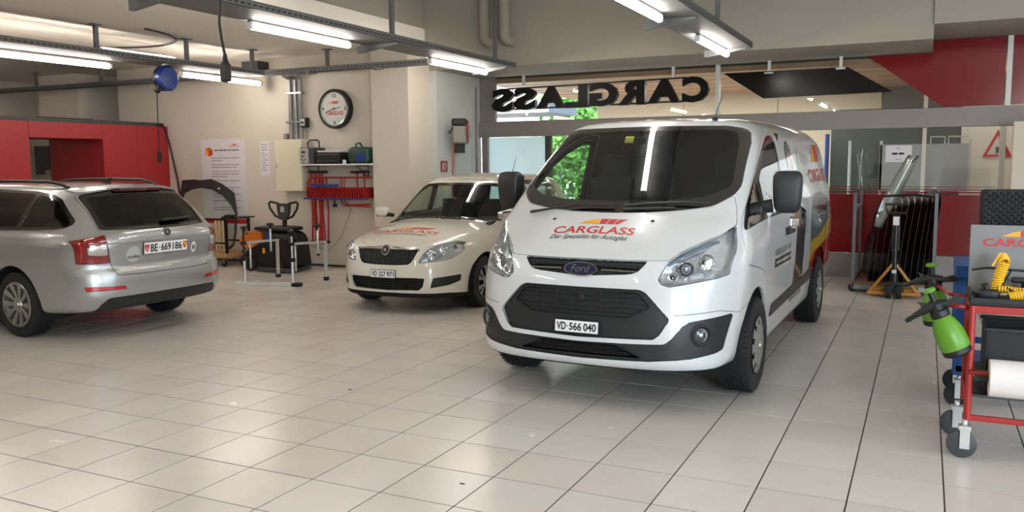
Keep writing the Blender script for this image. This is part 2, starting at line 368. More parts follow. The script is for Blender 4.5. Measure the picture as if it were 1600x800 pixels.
# ================= cable trays and fluorescent lights =================
def tray(name, label, x0, x1, y0, y1, z, hang, zt, brk, along='y'):
    t = thing(name, label, 'cable tray')
    m = MB(); n = mat('tray_steel', '#6f7172', .62, .35, var=.12, scale=14)
    if along == 'y':
        m.box(x0, x1, y0, y1, z, z+.004); m.box(x0, x0+.004, y0, y1, z, z+.06); m.box(x1-.004, x1, y0, y1, z, z+.06); m.box(x0-.006, x0+.01, y0, y1, z+.055, z+.065); m.box(x1-.01, x1+.006, y0, y1, z+.055, z+.065)
    else:
        m.box(x0, x1, y0, y1, z, z+.004); m.box(x0, x1, y0, y0+.004, z, z+.06); m.box(x0, x1, y1-.004, y1, z, z+.06); m.box(x0, x1, y0-.006, y0+.008, z+.055, z+.065)
    part(m, 'channel', n, t)
    s = MB(); L0, L1 = (y0, y1) if along == 'y' else (x0, x1); q = L0+.1
    while q < L1-.1:
        if along == 'y':
            s.box(x1, x1+.0015, q, q+.045, z+.022, z+.036)
        else: s.box(q, q+.045, y0-.0015, y0, z+.022, z+.036)
        q += .075
    o = part(s, 'slots', M['blackm'], t); o['kind'] = 'stuff'
    for h in hang:
        if along == 'y': part(MB().bar((x1-.06, h, z+.06), (x1-.06, h, zt), .045, .045).box(x1-.12, x1, h-.06, h+.06, zt-.012, zt), 'hanger', n, t)
        else: part(MB().bar((h, y0+.1, z+.06), (h, y0+.1, zt), .045, .045).box(h-.06, h+.06, y0+.05, y0+.16, zt-.012, zt), 'hanger', n, t)
    for h in brk:
        if along == 'y': part(MB().prism([(x0-.07, z-.09), (x0-.02, z-.09), (x1-.05, z-.02), (x1-.05, z-.004), (x0-.07, z-.004)], lambda u, v, d: (u, d, v), h-.02, h+.02), 'bracket', n, t)
        else: part(MB().prism([(y0-.06, z-.045), (y0-.02, z-.05), (y1-.05, z-.02), (y1-.05, z-.004), (y0-.06, z-.004)], lambda u, v, d: (d, u, v), h-.02, h+.02), 'bracket', n, t)
    return t
tray('cable_tray', 'grey cable tray with tube lights hung between the estate and the small hatchback', -5.80, -5.28, -2, 11.1, 2.955, (1.0, 4.0, 8.05, 10.55), 4.25, (5.05, 8.15, 10.9))
tray('cable_tray.001', 'grey cable tray with tube lights running above the van', -2.40, -1.92, -2, 10.6, 2.955, (1.2, 5.0, 8.95), 4.25, (1.2, 5.0, 8.05, 10.5))
tray('cable_tray.002', 'grey cable tray with tube lights above the silver estate', -9.45, -8.98, -2, 10.1, 2.955, (2.0, 4.0, 7.25, 8.65, 9.9), 3.31, ())
tray('cable_tray.003', 'bare cable tray running along the back wall above the clock', -16.5, -5.83, 10.3, 10.5, 2.99, (-16.0, -14.6, -12.9, -8.05), 3.31, (-10.4, -8.3, -7.1), 'x')
M['tube_dim'] = mat('fluorescent_tube_weak', '#ffffff', .5, var=0, emit=(1, .92, .82), estr=5)
def lamp(x, y0, y1, z, label, tm='tube'):
    t = thing('ceiling_light', label, 'light', (x, (y0+y1)/2, z)); L = (y1-y0)/2
    part(MB().box(-.022, .022, -L, L, .047, .066, bev=.004), 'housing', M['grey'], t)
    for a, b in ((-L-.012, -L+.035), (L-.035, L+.012)): part(MB().box(-.028, .028, a, b, -.018, .046, bev=.008), 'end_cap', M['white'], t)
    part(MB().tube([(0, -L+.03, .012), (0, L-.03, .012)], .033, 14), 'tube', M[tm], t)
    return t
zl = 2.885
for x, y0, y1, lab in (
 (-5.70, 9.42, 10.98, 'lit tube light at the wall end of the tray between estate and hatchback'),
 (-5.70, 6.22, 7.76, 'lit tube light in mid tray, above the gap between estate and hatchback'),
 (-5.70, 3.0, 4.55, 'tube light of the middle tray nearest the camera'), (-5.70, -.2, 1.35, 'tube light of the middle tray behind the camera'),
 (-2.22, 9.10, 10.60, 'short-looking lit tube light at the far end of the tray above the van'),
 (-2.22, 6.15, 7.70, 'lit tube light above the van bonnet, cut by the top edge of the picture'),
 (-2.22, 3.2, 4.75, 'tube light of the van tray in front of the bumper'), (-2.22, .3, 1.85, 'tube light of the van tray beside the camera'),
 (-9.56, 9.02, 10.64, 'lit tube light on the estate tray just right of the blue cable reel'),
 (-9.56, 6.2, 7.86, 'lit tube light on the estate tray above the tail of the silver estate'),
 (-9.56, 4.5, 6.1, 'tube light of the estate tray nearest the camera'), (-9.56, 1.2, 2.8, 'tube light of the estate tray behind the camera')):
    lamp(x, y0, y1, zl, lab)
lamp(-13.2, 7.0, 8.5, 3.2, 'tube light in the dark corner above the red cabin')
o = lamp(-9.86, 7.95, 9.2, 3.13, 'bright ceiling tube light half hidden behind the tray left of the blue reel', 'tube_dim')
lamp(1.15, 13.3, 14.8, 2.80, 'added tube light, hidden behind the transom, brightening the white wall')  # added fixture, out of sight, only there to brighten the white wall
lamp(3.2, 4.0, 5.5, 3.1, 'tube light beyond the trolley outside the picture'); 
area('showroom_fill', (-3.5, 14.9, 2.88), (0, 0, 0), 4.5, 1.2, 95, (1, .96, .90))  # added fill without a fixture, lifts the beige panels beyond the glass
def sst(x,a,b):
    t=np.clip((x-a)/(b-a),0,1);return t*t*(3-2*t)
def smax(a,b,k):
    h=np.clip(.5+.5*(a-b)/k,0,1);return b+(a-b)*h+k*h*(1-h)
def catmull(P,n=6):
    P=np.array(P,float);N=len(P);out=[]
    for i in range(N):
        p0,p1,p2,p3=P[i-1],P[i],P[(i+1)%N],P[(i+2)%N]
        # centripetal-ish: limit tangents by neighbour lengths
        l1=np.hypot(*(p2-p1));m1=(p2-p0);m2=(p3-p1)
        m1=m1/(np.hypot(*m1)+1e-9)*min(l1,np.hypot(*(p1-p0))*1.0+1e-9);m2=m2/(np.hypot(*m2)+1e-9)*min(l1,np.hypot(*(p3-p2))+1e-9)
        for k in range(n):
            t=k/n;out.append((2*t**3-3*t*t+1)*p1+(t**3-2*t*t+t)*m1+(-2*t**3+3*t*t)*p2+(t**3-t*t)*m2)
    return np.array(out)
def psdf(poly,x,z):
    """signed distance to a closed polygon, negative inside"""
    sh=x.shape;x=x.ravel();z=z.ravel();d=np.full(x.shape,1e9);ins=np.zeros(x.shape,bool)
    N=len(poly)
    for i in range(N):
        a=poly[i];b=poly[(i+1)%N];e=b-a;L=e@e
        if L<1e-12: continue
        t=np.clip(((x-a[0])*e[0]+(z-a[1])*e[1])/L,0,1)
        d=np.minimum(d,(x-a[0]-t*e[0])**2+(z-a[1]-t*e[1])**2)
        if a[1]!=b[1]:
            c=((a[1]>z)!=(b[1]>z))&(x<(b[0]-a[0])*(z-a[1])/(b[1]-a[1])+a[0]);ins^=c
    d=np.sqrt(d);return np.where(ins,-d,d).reshape(sh)
class Body:
    def __init__(s,prof,f,ax,z0,n=6):
        s.poly=catmull(prof,n);s._f=f;s.ax=ax;s.z0=z0
    def f(s,P): return s._f(s,P[...,0],P[...,1],P[...,2])
    def cast(s,O,D,tmax=2.5,inside=True,it=26):
        lo=np.zeros(D.shape[:-1]);hi=np.full(D.shape[:-1],tmax)
        for _ in range(it):
            m=(lo+hi)/2;v=s.f(O+D*m[...,None])<0
            lo=np.where(v,m,lo);hi=np.where(v,hi,m)
        return O+D*((lo+hi)/2)[...,None]
    def hit(s,O,D,t0,t1,n=400):
        """first entry of a ray from outside"""
        ts=np.linspace(t0,t1,n);P=O+D*ts[:,None];v=s.f(P)<0
        k=np.argmax(v)
        if not v[k]: return None
        a,b=ts[k-1],ts[k]
        for _ in range(30):
            m=(a+b)/2
            if s.f((O+D*m)[None])[0]<0:b=m
            else:a=m
        return O+D*b
    def grid(s,nt=220,nm=90,nc=40,half=True):
        xa,xb=s.ax
        th=np.linspace(0,2*np.pi,nt,endpoint=False)
        R=[];Oo=[]
        ph=np.linspace(0,1,nc+1)[1:]
        for p in ph: # rear cap -> from -x pole
            a=np.pi/2*(1-p);R.append((-np.sin(a),np.cos(a)));Oo.append(xa)
        for x in np.linspace(xa,xb,nm+1)[1:-1]: R.append((0,1));Oo.append(x)
        for p in ph[::-1]:
            a=np.pi/2*(1-p);R.append((np.sin(a),np.cos(a)));Oo.append(xb)
        R=np.array(R);Oo=np.array(Oo);n=len(R)
        D=np.zeros((n,nt,3));D[:,:,0]=R[:,0][:,None];D[:,:,1]=R[:,1][:,None]*np.cos(th);D[:,:,2]=R[:,1][:,None]*np.sin(th)
        O=np.zeros((n,nt,3));O[:,:,0]=Oo[:,None];O[:,:,2]=s.z0
        P=s.cast(O,D,3.0)
        e=s.cast(np.array([[xa,0,s.z0],[xb,0,s.z0]],float),np.array([[-1.,0,0],[1,0,0]]))
        V=np.concatenate([P.reshape(-1,3),e]);F=[]
        for i in range(n-1):
            for j in range(nt):
                k=(j+1)%nt;F.append((i*nt+j,i*nt+k,(i+1)*nt+k,(i+1)*nt+j))
        a=n*nt
        for j in range(nt):
            k=(j+1)%nt;F.append((a,k,j));F.append((a+1,(n-1)*nt+j,(n-1)*nt+k))
        return V,F
    def normals(s,P,e=4e-3):
        g=np.zeros_like(P)
        for i in range(3):
            d=np.zeros(3);d[i]=e;g[:,i]=s.f(P+d)-s.f(P-d)
        return g/(np.linalg.norm(g,axis=1)[:,None]+1e-12)
def lerp(x,xs,ys): return np.interp(x,xs,ys)
# ---- van ----
def f_van(s,x,y,z):
    ay=np.abs(y)
    b=.085*(ay/.8)**2+.13*(ay/.8)**6
    bw=.10*(ay/.8)**2+.04*(ay/.8)**4
    t=sst(z,1.02,1.22);bow=b*(1-t)+bw*t
    bow=bow*sst(x,-1.2,-.4)
    rb=.05*(ay/.9)**4*sst(-x,3.0,3.8)
    crown=np.where(z>1.9,.045*(ay/.9)**2,0)*1.0
    crown=.05*(ay/.9)**2*sst(z,1.3,1.9)
    hood=-.012*sst(ay,.42,.62)*sst(x,.1,.4)*sst(z,1.0,1.1)
    p=psdf(s.poly,x+bow-rb,z+crown)-hood
    W=lerp(z,[.1,.3,.55,.8,1.0,1.15,1.3,1.5,1.7,1.9,2.1],[.87,.905,.935,.95,.95,.94,.915,.87,.825,.77,.70])
    W=W-.045*sst(x,.15,1.0)-.03*sst(z,1.0,1.25)*sst(x,-.5,.3)-.02*sst(-x,3.3,4.1)
    d=ay-W
    k=.10+.10*sst(z,1.5,1.9)
    return smax(p,d,k)
VAN=Body([(.80,.27),(.90,.285),(.95,.33),(.96,.40),(.965,.52),(.945,.70),(.915,.85),(.885,.93),(.855,.985),(.79,1.03),(.687,1.105),(.52,1.205),(.393,1.272),
 (.15,1.455),(-.15,1.688),(-.35,1.845),(-.46,1.915),(-.62,1.945),(-1.0,1.965),(-2.0,1.98),(-3.0,1.975),(-3.65,1.955),(-3.88,1.92),(-3.985,1.8),(-4.02,1.4),(-4.035,1.0),(-4.03,.6),(-4.03,.4),(-3.9,.28),(-3,.25),(-1.5,.23),(0,.2)],f_van,(-3.45,.35),.72)
# ---- small hatchback ----
def f_fab(s,x,y,z):
    ay=np.abs(y)
    b=.09*(ay/.7)**2+.22*(ay/.7)**6
    bw=.10*(ay/.7)**2
    t=sst(z,.70,.95);bow=(b*(1-t)+bw*t)*sst(x,-1.6,-.7)
    rb=.09*(ay/.7)**3*sst(-x,2.2,2.8)
    crown=.05*(ay/.7)**2*sst(z,.66,.9)
    p=psdf(s.poly,x+bow-rb,z+crown)
    W=lerp(z,[.1,.25,.5,.7,.85,.95,1.1,1.3,1.5],[.74,.79,.815,.82,.805,.775,.72,.655,.58])
    W=W-.06*sst(x,.1,.9)-.05*sst(-x,2.4,3.2)
    d=ay-W
    return smax(p,d,.09+.05*sst(z,1.1,1.4))
FAB=Body([(.70,.17),(.79,.195),(.825,.26),(.84,.35),(.84,.46),(.815,.58),(.785,.68),(.745,.735),(.60,.79),(.29,.865),(-.05,.915),(-.36,.95),(-.47,.985),
 (-.70,1.155),(-.95,1.335),(-1.05,1.395),(-1.25,1.445),(-1.7,1.49),(-2.3,1.48),(-2.75,1.44),(-2.88,1.40),(-2.98,1.22),(-3.06,1.0),(-3.1,.8),(-3.16,.6),(-3.15,.4),(-3.05,.25),(-2.2,.2),(-1,.17)],f_fab,(-2.6,.25),.55)
# ---- estate (x=0 at the REAR axle) ----
def f_oct(s,x,y,z):
    ay=np.abs(y)
    rb=(.075*(ay/.75)**2+.085*(ay/.75)**6)*sst(-x,-.9,.2)
    rb=rb*(1+.3*sst(z,1.0,1.35))
    b=(.09*(ay/.75)**2+.12*(ay/.75)**6)*sst(x,1.5,2.6)
    crown=.055*(ay/.75)**2*sst(z,.66,.9)
    p=psdf(s.poly,x+b-rb,z+crown)
    W=lerp(z,[.1,.25,.45,.65,.80,.90,.96,1.0,1.15,1.3,1.5],[.82,.865,.895,.90,.905,.897,.87,.835,.755,.66,.55])
    W=W-(.07+.06*sst(z,.95,1.3))*sst(-x,.2,1.1)-.05*sst(x,2.8,3.6)
    W=W-.012*sst(z,.70,.78)*(1-sst(z,.84,.88))*0
    d=ay-W
    return smax(p,d,.07+.05*sst(z,1.1,1.4))
OCT=Body([(-.80,.26),(-.98,.285),(-1.03,.34),(-1.065,.42),(-1.075,.55),(-1.062,.645),(-1.045,.66),(-1.035,.70),(-1.045,.80),(-1.062,.90),(-1.055,.97),(-1.03,1.02),(-.97,1.06),
 (-.80,1.245),(-.66,1.385),(-.62,1.415),(-.40,1.435),(.2,1.455),(1.0,1.455),(1.45,1.42),(1.75,1.33),(2.3,1.06),(2.42,.99),(2.9,.93),(3.35,.83),(3.5,.72),(3.57,.5),(3.55,.3),(3.4,.2),(2,.2),(0,.2)],f_oct,(-.5,3.0),.62)
# ================= car shell cutting =================
def rnd(poly, r=.02, n=3):
    """round the corners of a polygon"""
    out = []; N = len(poly)
    for i in range(N):
        a, b, c = Vector(poly[i-1]), Vector(poly[i]), Vector(poly[(i+1) % N])
        u, v = a-b, c-b; lu, lv = u.length, v.length
        if lu < 1e-6 or lv < 1e-6: continue
        ang = u.angle(v, 3.14)
        d = min(r, lu*.45, lv*.45) if ang < 2.95 else 0
        if d < 1e-4: out.append(tuple(b)); continue
        p, q = b+u/lu*d, b+v/lv*d
        for k in range(n+1):
            t = k/n; w_ = p*(1-t)**2+b*2*t*(1-t)+q*t*t; out.append(tuple(w_))
    return out
def inpoly(x, y, P):
    c = False; n = len(P)
    for i in range(n):
        x1, y1 = P[i]; x2, y2 = P[(i+1) % n]
        if (y1 > y) != (y2 > y) and x < (x2-x1)*(y-y1)/(y2-y1)+x1: c = not c
    return c
def mir(P): return [(-a, b) for a, b in P][::-1]
class Shell:
    def __init__(s, body, **kw):
        s.B = body; V, F = body.grid(**kw); s.bm = bmesh.new()
        vs = [s.bm.verts.new(v) for v in V.tolist()]
        for f in F: s.bm.faces.new([vs[i] for i in f])
        s.lay = s.bm.faces.layers.int.new('reg'); s.names = {0: 'body'}; s.n = 0
        bmesh.ops.recalc_face_normals(s.bm, faces=s.bm.faces)
    def cut(s, name, P, ax, filt, over=True, onlyin=None):
        """mark the faces whose projection on the two axes ax lies in polygon P"""
        s.n += 1; s.names[s.n] = name; u, v = ax; w_ = 3-u-v
        a = np.array(P); lo = a.min(0)-.09; hi = a.max(0)+.09
        cand = set()
        for f in s.bm.faces:
            c = f.verts[0].co
            if lo[0] < c[u] < hi[0] and lo[1] < c[v] < hi[1] and filt(f.calc_center_median(), f.normal): cand.add(f)
        def bb(f):
            cs = [v_.co for v_ in f.verts]; xs = [c[u] for c in cs]; ys = [c[v] for c in cs]; return (min(xs), max(xs), min(ys), max(ys))
        box = {f: bb(f) for f in cand}
        n = len(P)
        for i in range(n):
            p, q = P[i], P[(i+1) % n]; dx, dy = q[0]-p[0], q[1]-p[1]; L = math.hypot(dx, dy)
            if L < 1e-6: continue
            nx, ny = dy/L, -dx/L; e = 2e-3
            x0, x1, y0, y1 = min(p[0], q[0])-e, max(p[0], q[0])+e, min(p[1], q[1])-e, max(p[1], q[1])+e
            hit = []
            for f, (bx0, bx1, by0, by1) in box.items():
                if bx1 > x0 and bx0 < x1 and by1 > y0 and by0 < y1:
                    ds = [(v_.co[u]-p[0])*nx+(v_.co[v]-p[1])*ny for v_ in f.verts]
                    if min(ds) < -1e-5 and max(ds) > 1e-5: hit.append(f)
            if not hit: continue
            es = {x for f in hit for x in f.edges}; vs = {x for f in hit for x in f.verts}
            pc = [0, 0, 0]; pn = [0, 0, 0]; pc[u], pc[v] = p; pn[u], pn[v] = nx, ny
            r = bmesh.ops.bisect_plane(s.bm, geom=hit+list(es)+list(vs), dist=1e-5, plane_co=pc, plane_no=pn)
            for g in r['geom']:
                if isinstance(g, bmesh.types.BMFace): box[g] = bb(g)
        for f in box:
            c = f.calc_center_median_weighted()
            if inpoly(c[u], c[v], P): f[s.lay] = s.n
        return s.n
    def finish(s, root, spec, paint, dark, gap=.0022):
        """spec: name -> dict(mode, mat, ...) ; regions of the same name become one object"""
        bm = s.bm; bm.verts.index_update(); bm.faces.index_update()
        Vv = np.array([v.co[:] for v in bm.verts]); NR = s.B.normals(Vv)
        regs = {}
        for f in bm.faces: regs.setdefault(f[s.lay], []).append([v.index for v in f.verts])
        out = {}
        for rid, faces in regs.items():
            nm = s.names[rid]; sp = dict(spec.get(nm, {})) if rid else dict(mode='panel', mat=paint)
            if sp.get('mode') == 'delete': continue
            cnt = {}
            for f in faces:
                for i in range(len(f)): cnt[(f[i], f[(i+1) % len(f)])] = cnt.get((f[i], f[(i+1) % len(f)]), 0)+1
            bnd = [(a, b) for (a, b) in cnt if (b, a) not in cnt]
            used = sorted({i for f in faces for i in f}); ix = {v: k for k, v in enumerate(used)}
            P = Vv[used].copy(); N = NR[used].copy()
            mode = sp.get('mode', 'panel'); g = sp.get('gap', gap)
            sh = np.zeros_like(P)
            for a, b in bnd:
                e = Vv[b]-Vv[a]; L = np.linalg.norm(e)
                if L < 1e-9: continue
                d = np.cross(NR[a]+NR[b], e/L); d /= np.linalg.norm(d)+1e-9   # into the face
                sh[ix[a]] += d; sh[ix[b]] += d
            nn = np.linalg.norm(sh, axis=1); k = nn > 1e-6; sh[k] /= nn[k][:, None]
            P += sh*g
            off = sp.get('inset', 0.0)
            if off: P -= N*off
            F = [tuple(ix[i] for i in f) for f in faces]; VV = [tuple(p) for p in P]; smooth = [True]*len(F); LN = []
            if mode == 'recess':
                D = np.array(sp['dir'], float)*sp['depth'] if 'dir' in sp else None
                Q = P-(N*sp['depth'] if D is None else D)
                base = len(VV); VV += [tuple(p) for p in Q]
                F2 = [tuple(base+i for i in f) for f in F]
                for f in F2:
                    for i in f: LN.append(tuple(N[i-base]))
                Wl = [(ix[a], ix[b], base+ix[b], base+ix[a]) for a, b in bnd]; F = F2
                for q in Wl:
                    p = [np.array(VV[i]) for i in q]; nr = np.cross(p[1]-p[0], p[3]-p[0]); nr /= np.linalg.norm(nr)+1e-9; LN += [tuple(nr)]*4
                F += Wl; smooth = [True]*len(F)
            else:
                for f in F:
                    for i in f: LN.append(tuple(N[i]))
                base = len(VV); dep = sp.get('flange', .018); bi = {}
                for a, b in bnd:
                    for i in (a, b):
                        if i not in bi: bi[i] = len(VV); VV.append(tuple(P[ix[i]]-N[ix[i]]*dep))
                for a, b in bnd:
                    q = (ix[b], ix[a], bi[a], bi[b]); p = [np.array(VV[i]) for i in q]; nr = np.cross(p[1]-p[0], p[3]-p[0]); nr /= np.linalg.norm(nr)+1e-9
                    F.append(q); LN += [tuple(nr)]*4; smooth.append(True)
            mi = None; mats = [sp['mat']]
            if rid == 0:
                mats = [paint, dark]; mi = [0]*len(F)
                for k2, f in enumerate(F):
                    z = sum(VV[i][2] for i in f)/len(f); nz = sum(N[i][2] for i in f if i < len(N))/len(f)
                    if z < .2 and nz < -.99: mi[k2] = 1
            par = root
            o = mesh_obj(nm, VV, F, mats, root, True, mi, LN)
            if sp.get('label'): o['label'] = sp['label']
            out.setdefault(nm, []).append(o)
        bm.free(); return out
def surf(B, ax, a, b, c0, sign, off=0.0):
    """point of the body surface on a ray along axis ax (a, b = the other two coordinates), starting at c0"""
    a = np.atleast_1d(np.array(a, float)); b = np.atleast_1d(np.array(b, float)); a, b = np.broadcast_arrays(a, b)
    O = np.zeros(a.shape+(3,)); o = [i for i in range(3) if i != ax]; O[..., o[0]] = a; O[..., o[1]] = b; O[..., ax] = c0
    D = np.zeros_like(O); D[..., ax] = sign
    P = B.cast(O, D, 3.0); N = B.normals(P.reshape(-1, 3)).reshape(P.shape)
    return P+N*off, N
def drape(name, B, V2, F2, ax, c0, sign, m, parent, off=.0015, step=.04, swap=None, label=None):
    """lay flat 2D faces (coordinates of the two axes other than ax, in order) onto the body"""
    bm = bmesh.new(); vs = [bm.verts.new((u, v, 0)) for u, v in V2]
    for f in F2:
        try: bm.faces.new([vs[i] for i in f])
        except ValueError: pass
    bmesh.ops.triangulate(bm, faces=[f for f in bm.faces if len(f.verts) > 4])
    a = np.array(V2); lo = a.min(0); hi = a.max(0)
    for d in (0, 1):
        q = math.ceil(lo[d]/step)*step
        while q < hi[d]:
            co_ = (q, 0, 0) if d == 0 else (0, q, 0); no = (1, 0, 0) if d == 0 else (0, 1, 0)
            bmesh.ops.bisect_plane(bm, geom=list(bm.faces)+list(bm.edges)+list(bm.verts), dist=1e-6, plane_co=co_, plane_no=no); q += step
    bm.verts.index_update(); A = np.array([v.co[:2] for v in bm.verts]); P, N = surf(B, ax, A[:, 0], A[:, 1], c0, sign, off)
    F = [tuple(v.index for v in f.verts) for f in bm.faces]; bm.free()
    # orient outward
    f = F[0]; n = np.cross(P[f[1]]-P[f[0]], P[f[2]]-P[f[0]])
    if n@N[f[0]] < 0: F = [x[::-1] for x in F]
    o = mesh_obj(name, P, F, m, parent, True, None, [tuple(N[i]) for x in F for i in x])
    if label: o['label'] = label
    return o
def dtext(name, B, body, u0, u1, v0, v1, fn, ax, c0, sign, m, parent, shear=0, bold=0, **k):
    """text filling a box in decal coordinates, mapped by fn to the two body axes"""
    V, F = fit_text(body, u0, u1, v0, v1, shear, bold)
    return drape(name, B, [fn(*p) for p in V], F, ax, c0, sign, m, parent, **k)
LOGO = [  # the two-colour wedge above the word mark, in a 0..1 x 0..1 box
 ('logoyel', [(0, 0), (.13, .45), (.30, .85), (.42, 1), (.42, 0)]), ('logored', [(.44, 0), (.44, 1), (.62, 1), (.58, 0)]), ('logored', [(.60, 0), (.64, 1), (.80, 1), (.74, 0)]), ('logored', [(.76, 0), (.82, 1), (1, 1), (.84, 0)])]
def wheel(root, x, y, z, r, w_, kind, side, mats):
    """wheel part with tyre, rim and cover; side=+1 left"""
    R = {'van': .205, 'fab': .185, 'oct': .213}[kind]; yo = w_/2
    def Y(h): return h*side
    t = MB(); pr = [(R, -yo+.01), (R+.02, -yo), (r-.035, -yo), (r-.012, -yo+.012), (r, -yo+.035)]
    for g in (-.045, -.015, .015, .045): pr += [(r, g-.006), (r-.008, g-.0045), (r-.008, g+.0045), (r, g+.006)]
    pr += [(r, yo-.035), (r-.012, yo-.012), (r-.035, yo), (R+.045, yo), (R+.02, yo-.004), (R, yo-.012)]
    t.lathe([(a, Y(b)) for a, b in pr], 64, 'y')
    # shoulder lugs
    for k in range(56):
        a = 2*math.pi*k/56
        for s0, s1 in ((yo-.037, yo-.006), (-yo+.006, -yo+.037)):
            q = []
            for da in (-.03, .03):
                for rr, yy in ((r+.001, s0), (r+.001 if abs(s0) < abs(s1) else r-.006, s0*.2+s1*.8), ): q.append(((rr)*math.cos(a+da), Y(yy), rr*math.sin(a+da)))
            t.add(q, [(0, 1, 3, 2)])
    tyre = part(t, 'wheel', M['rubber'], root); tyre.location = (x, y, z)
    rim = MB(); rim.lathe([(R+.004, Y(yo-.004)), (R-.004, Y(yo+.002)), (R-.012, Y(yo-.004)), (R-.02, Y(yo-.02)), (R-.03, Y(-yo+.03)), (.05, Y(-yo+.05))], 48, 'y')
    part(rim, 'rim', mats[1] if kind != 'oct' else mats[0], tyre)
    c = MB(); f = lambda yy: Y(yy)
    def plate(holes, nr, dome, m, nm, nth=240, th=.006):
        rs = np.linspace(.0, R-.008, nr); V = []; F = []
        for i, rr in enumerate(rs):
            for k in range(nth):
                a = 2*math.pi*k/nth; V.append((rr*math.cos(a), Y(dome(rr, a)), rr*math.sin(a)))
        for i in range(nr-1):
            for k in range(nth):
                rm = (rs[i]+rs[i+1])/2; am = 2*math.pi*(k+.5)/nth
                if holes(rm, am): continue
                F.append((i*nth+k, (i+1)*nth+k, (i+1)*nth+(k+1) % nth, i*nth+(k+1) % nth))
        n0 = len(V); V += [(a, b-Y(th), c_) for a, b, c_ in V]; cnt = {}
        for q in F:
            for i in range(4): cnt[(q[i], q[(i+1) % 4])] = 1
        G = [tuple(n0+i for i in q[::-1]) for q in F]+[(b, a, n0+a, n0+b) for (a, b) in cnt if (b, a) not in cnt]
        mb = MB(); mb.add(V, F+G, True); o = mb.build(nm, m, tyre); return o
    pi2 = 2*math.pi
    if kind == 'van':
        def holes(rr, a):
            t_ = (a/pi2*10) % 1-.5; u = (rr-.145)/.045
            return 0 < u < 1 and abs(t_) < .30*(1-.55*u)**1 * (1 if u > .1 else .8)
        plate(holes, 30, lambda rr, a: yo-.004+.018*(1-(rr/R)**2), mats[0], 'wheel_cover')
        part(MB().lathe([(.0, Y(yo+.026)), (.028, Y(yo+.024)), (.034, Y(yo+.012))], 24, 'y'), 'hub_cap', mats[0], tyre)
    elif kind == 'fab':
        def holes(rr, a):
            q = a/pi2*5; t_ = abs((q % 1)-.5)*2   # 0 spoke centre at .5
            u = (rr-.06)/.11
            if not 0 < u < 1: return False
            return t_ > .56+.10*u or (t_ < .10+.06*u and u > .25)
        plate(holes, 34, lambda rr, a: yo-.002+.012*(1-(rr/R)**2), mats[0], 'wheel_cover')
        part(MB().lathe([(.0, Y(yo+.02)), (.026, Y(yo+.018)), (.032, Y(yo+.008))], 24, 'y'), 'hub_cap', mats[0], tyre)
    else:
        def holes(rr, a):
            t_ = abs(((a/pi2*10) % 1)-.5)*2; u = (rr-.062)/.128
            return 0 < u < 1 and t_ < .34+.22*u and (u > .12)
        plate(holes, 34, lambda rr, a: yo-.02+.03*(rr/R)**2*(1)+(.01 if rr < .05 else 0), mats[0], 'spokes', th=.02)
        part(MB().lathe([(.0, Y(yo+.006)), (.026, Y(yo+.006)), (.034, Y(yo-.012))], 24, 'y'), 'hub_cap', mats[0], tyre)
    part(MB().lathe([(.03, Y(-.03)), (.13, Y(-.03)), (.13, Y(-.05)), (.03, Y(-.05))], 32, 'y'), 'brake_disc', M['steel'], tyre)
    return tyre
def wheel_well(root, x, z, r, y0, y1, side, m):
    """arched liner: inner skin of the wheel arch plus an inner wall"""
    V = []; F = []; n = 24
    for yy in (y1, y0):
        for k in range(n+1):
            a = -.35+(math.pi+.7)*k/n; V.append((x+r*math.cos(a), yy*side, max(.16, z+r*math.sin(a))))
    for k in range(n): F.append((k, k+1, n+2+k, n+1+k))
    F.append(tuple(range(n+1, 2*n+2)))
    mb = MB(); mb.add(V, F); return mb.build('wheel_arch_liner', m, root)
def seat(root, x, y, z, m, s=1.0, w_=.5):
    b = MB().box(x-.1*s, x+.42*s, y-w_/2, y+w_/2, z, z+.14, bev=.05); mb = MB()
    o = part(b, 'seat', m, root)
    mb.prism([(-.12, 0), (.02, .02), (-.10, .62), (-.24, .60)], lambda u, v, h: (x+u*s, y+h, z+.08+v*s), -w_/2+.02, w_/2-.02)
    part(mb, 'backrest', m, o)
    part(MB().box(x-.31*s, x-.20*s, y-.13, y+.13, z+.08+.62*s, z+.08+.82*s, bev=.04).tube([(x-.22*s, y-.06, z+.5*s), (x-.25*s, y-.06, z+.75*s)], .007).tube([(x-.22*s, y+.06, z+.5*s), (x-.25*s, y+.06, z+.75*s)], .007), 'headrest', m, o)
    return o
def steering(root, x, y, z, m, r=.185):
    a = math.radians(25); mb = MB(); P = []
    for k in range(28):
        t = 2*math.pi*k/28; u, v = r*math.cos(t), r*math.sin(t); P.append((x+v*math.sin(a), y+u, z+v*math.cos(a)))
    mb.tube(P, .015, 8, closed=True); mb.sphere((x+.02, y, z), .065, sc=(.5, 1, .9)); mb.bar((x, y-r, z), (x, y+r, z), .03, .02); mb.bar((x, y, z), (x-math.sin(a)*r, y, z-math.cos(a)*r), .03, .02)
    return part(mb, 'steering_wheel', m, root)
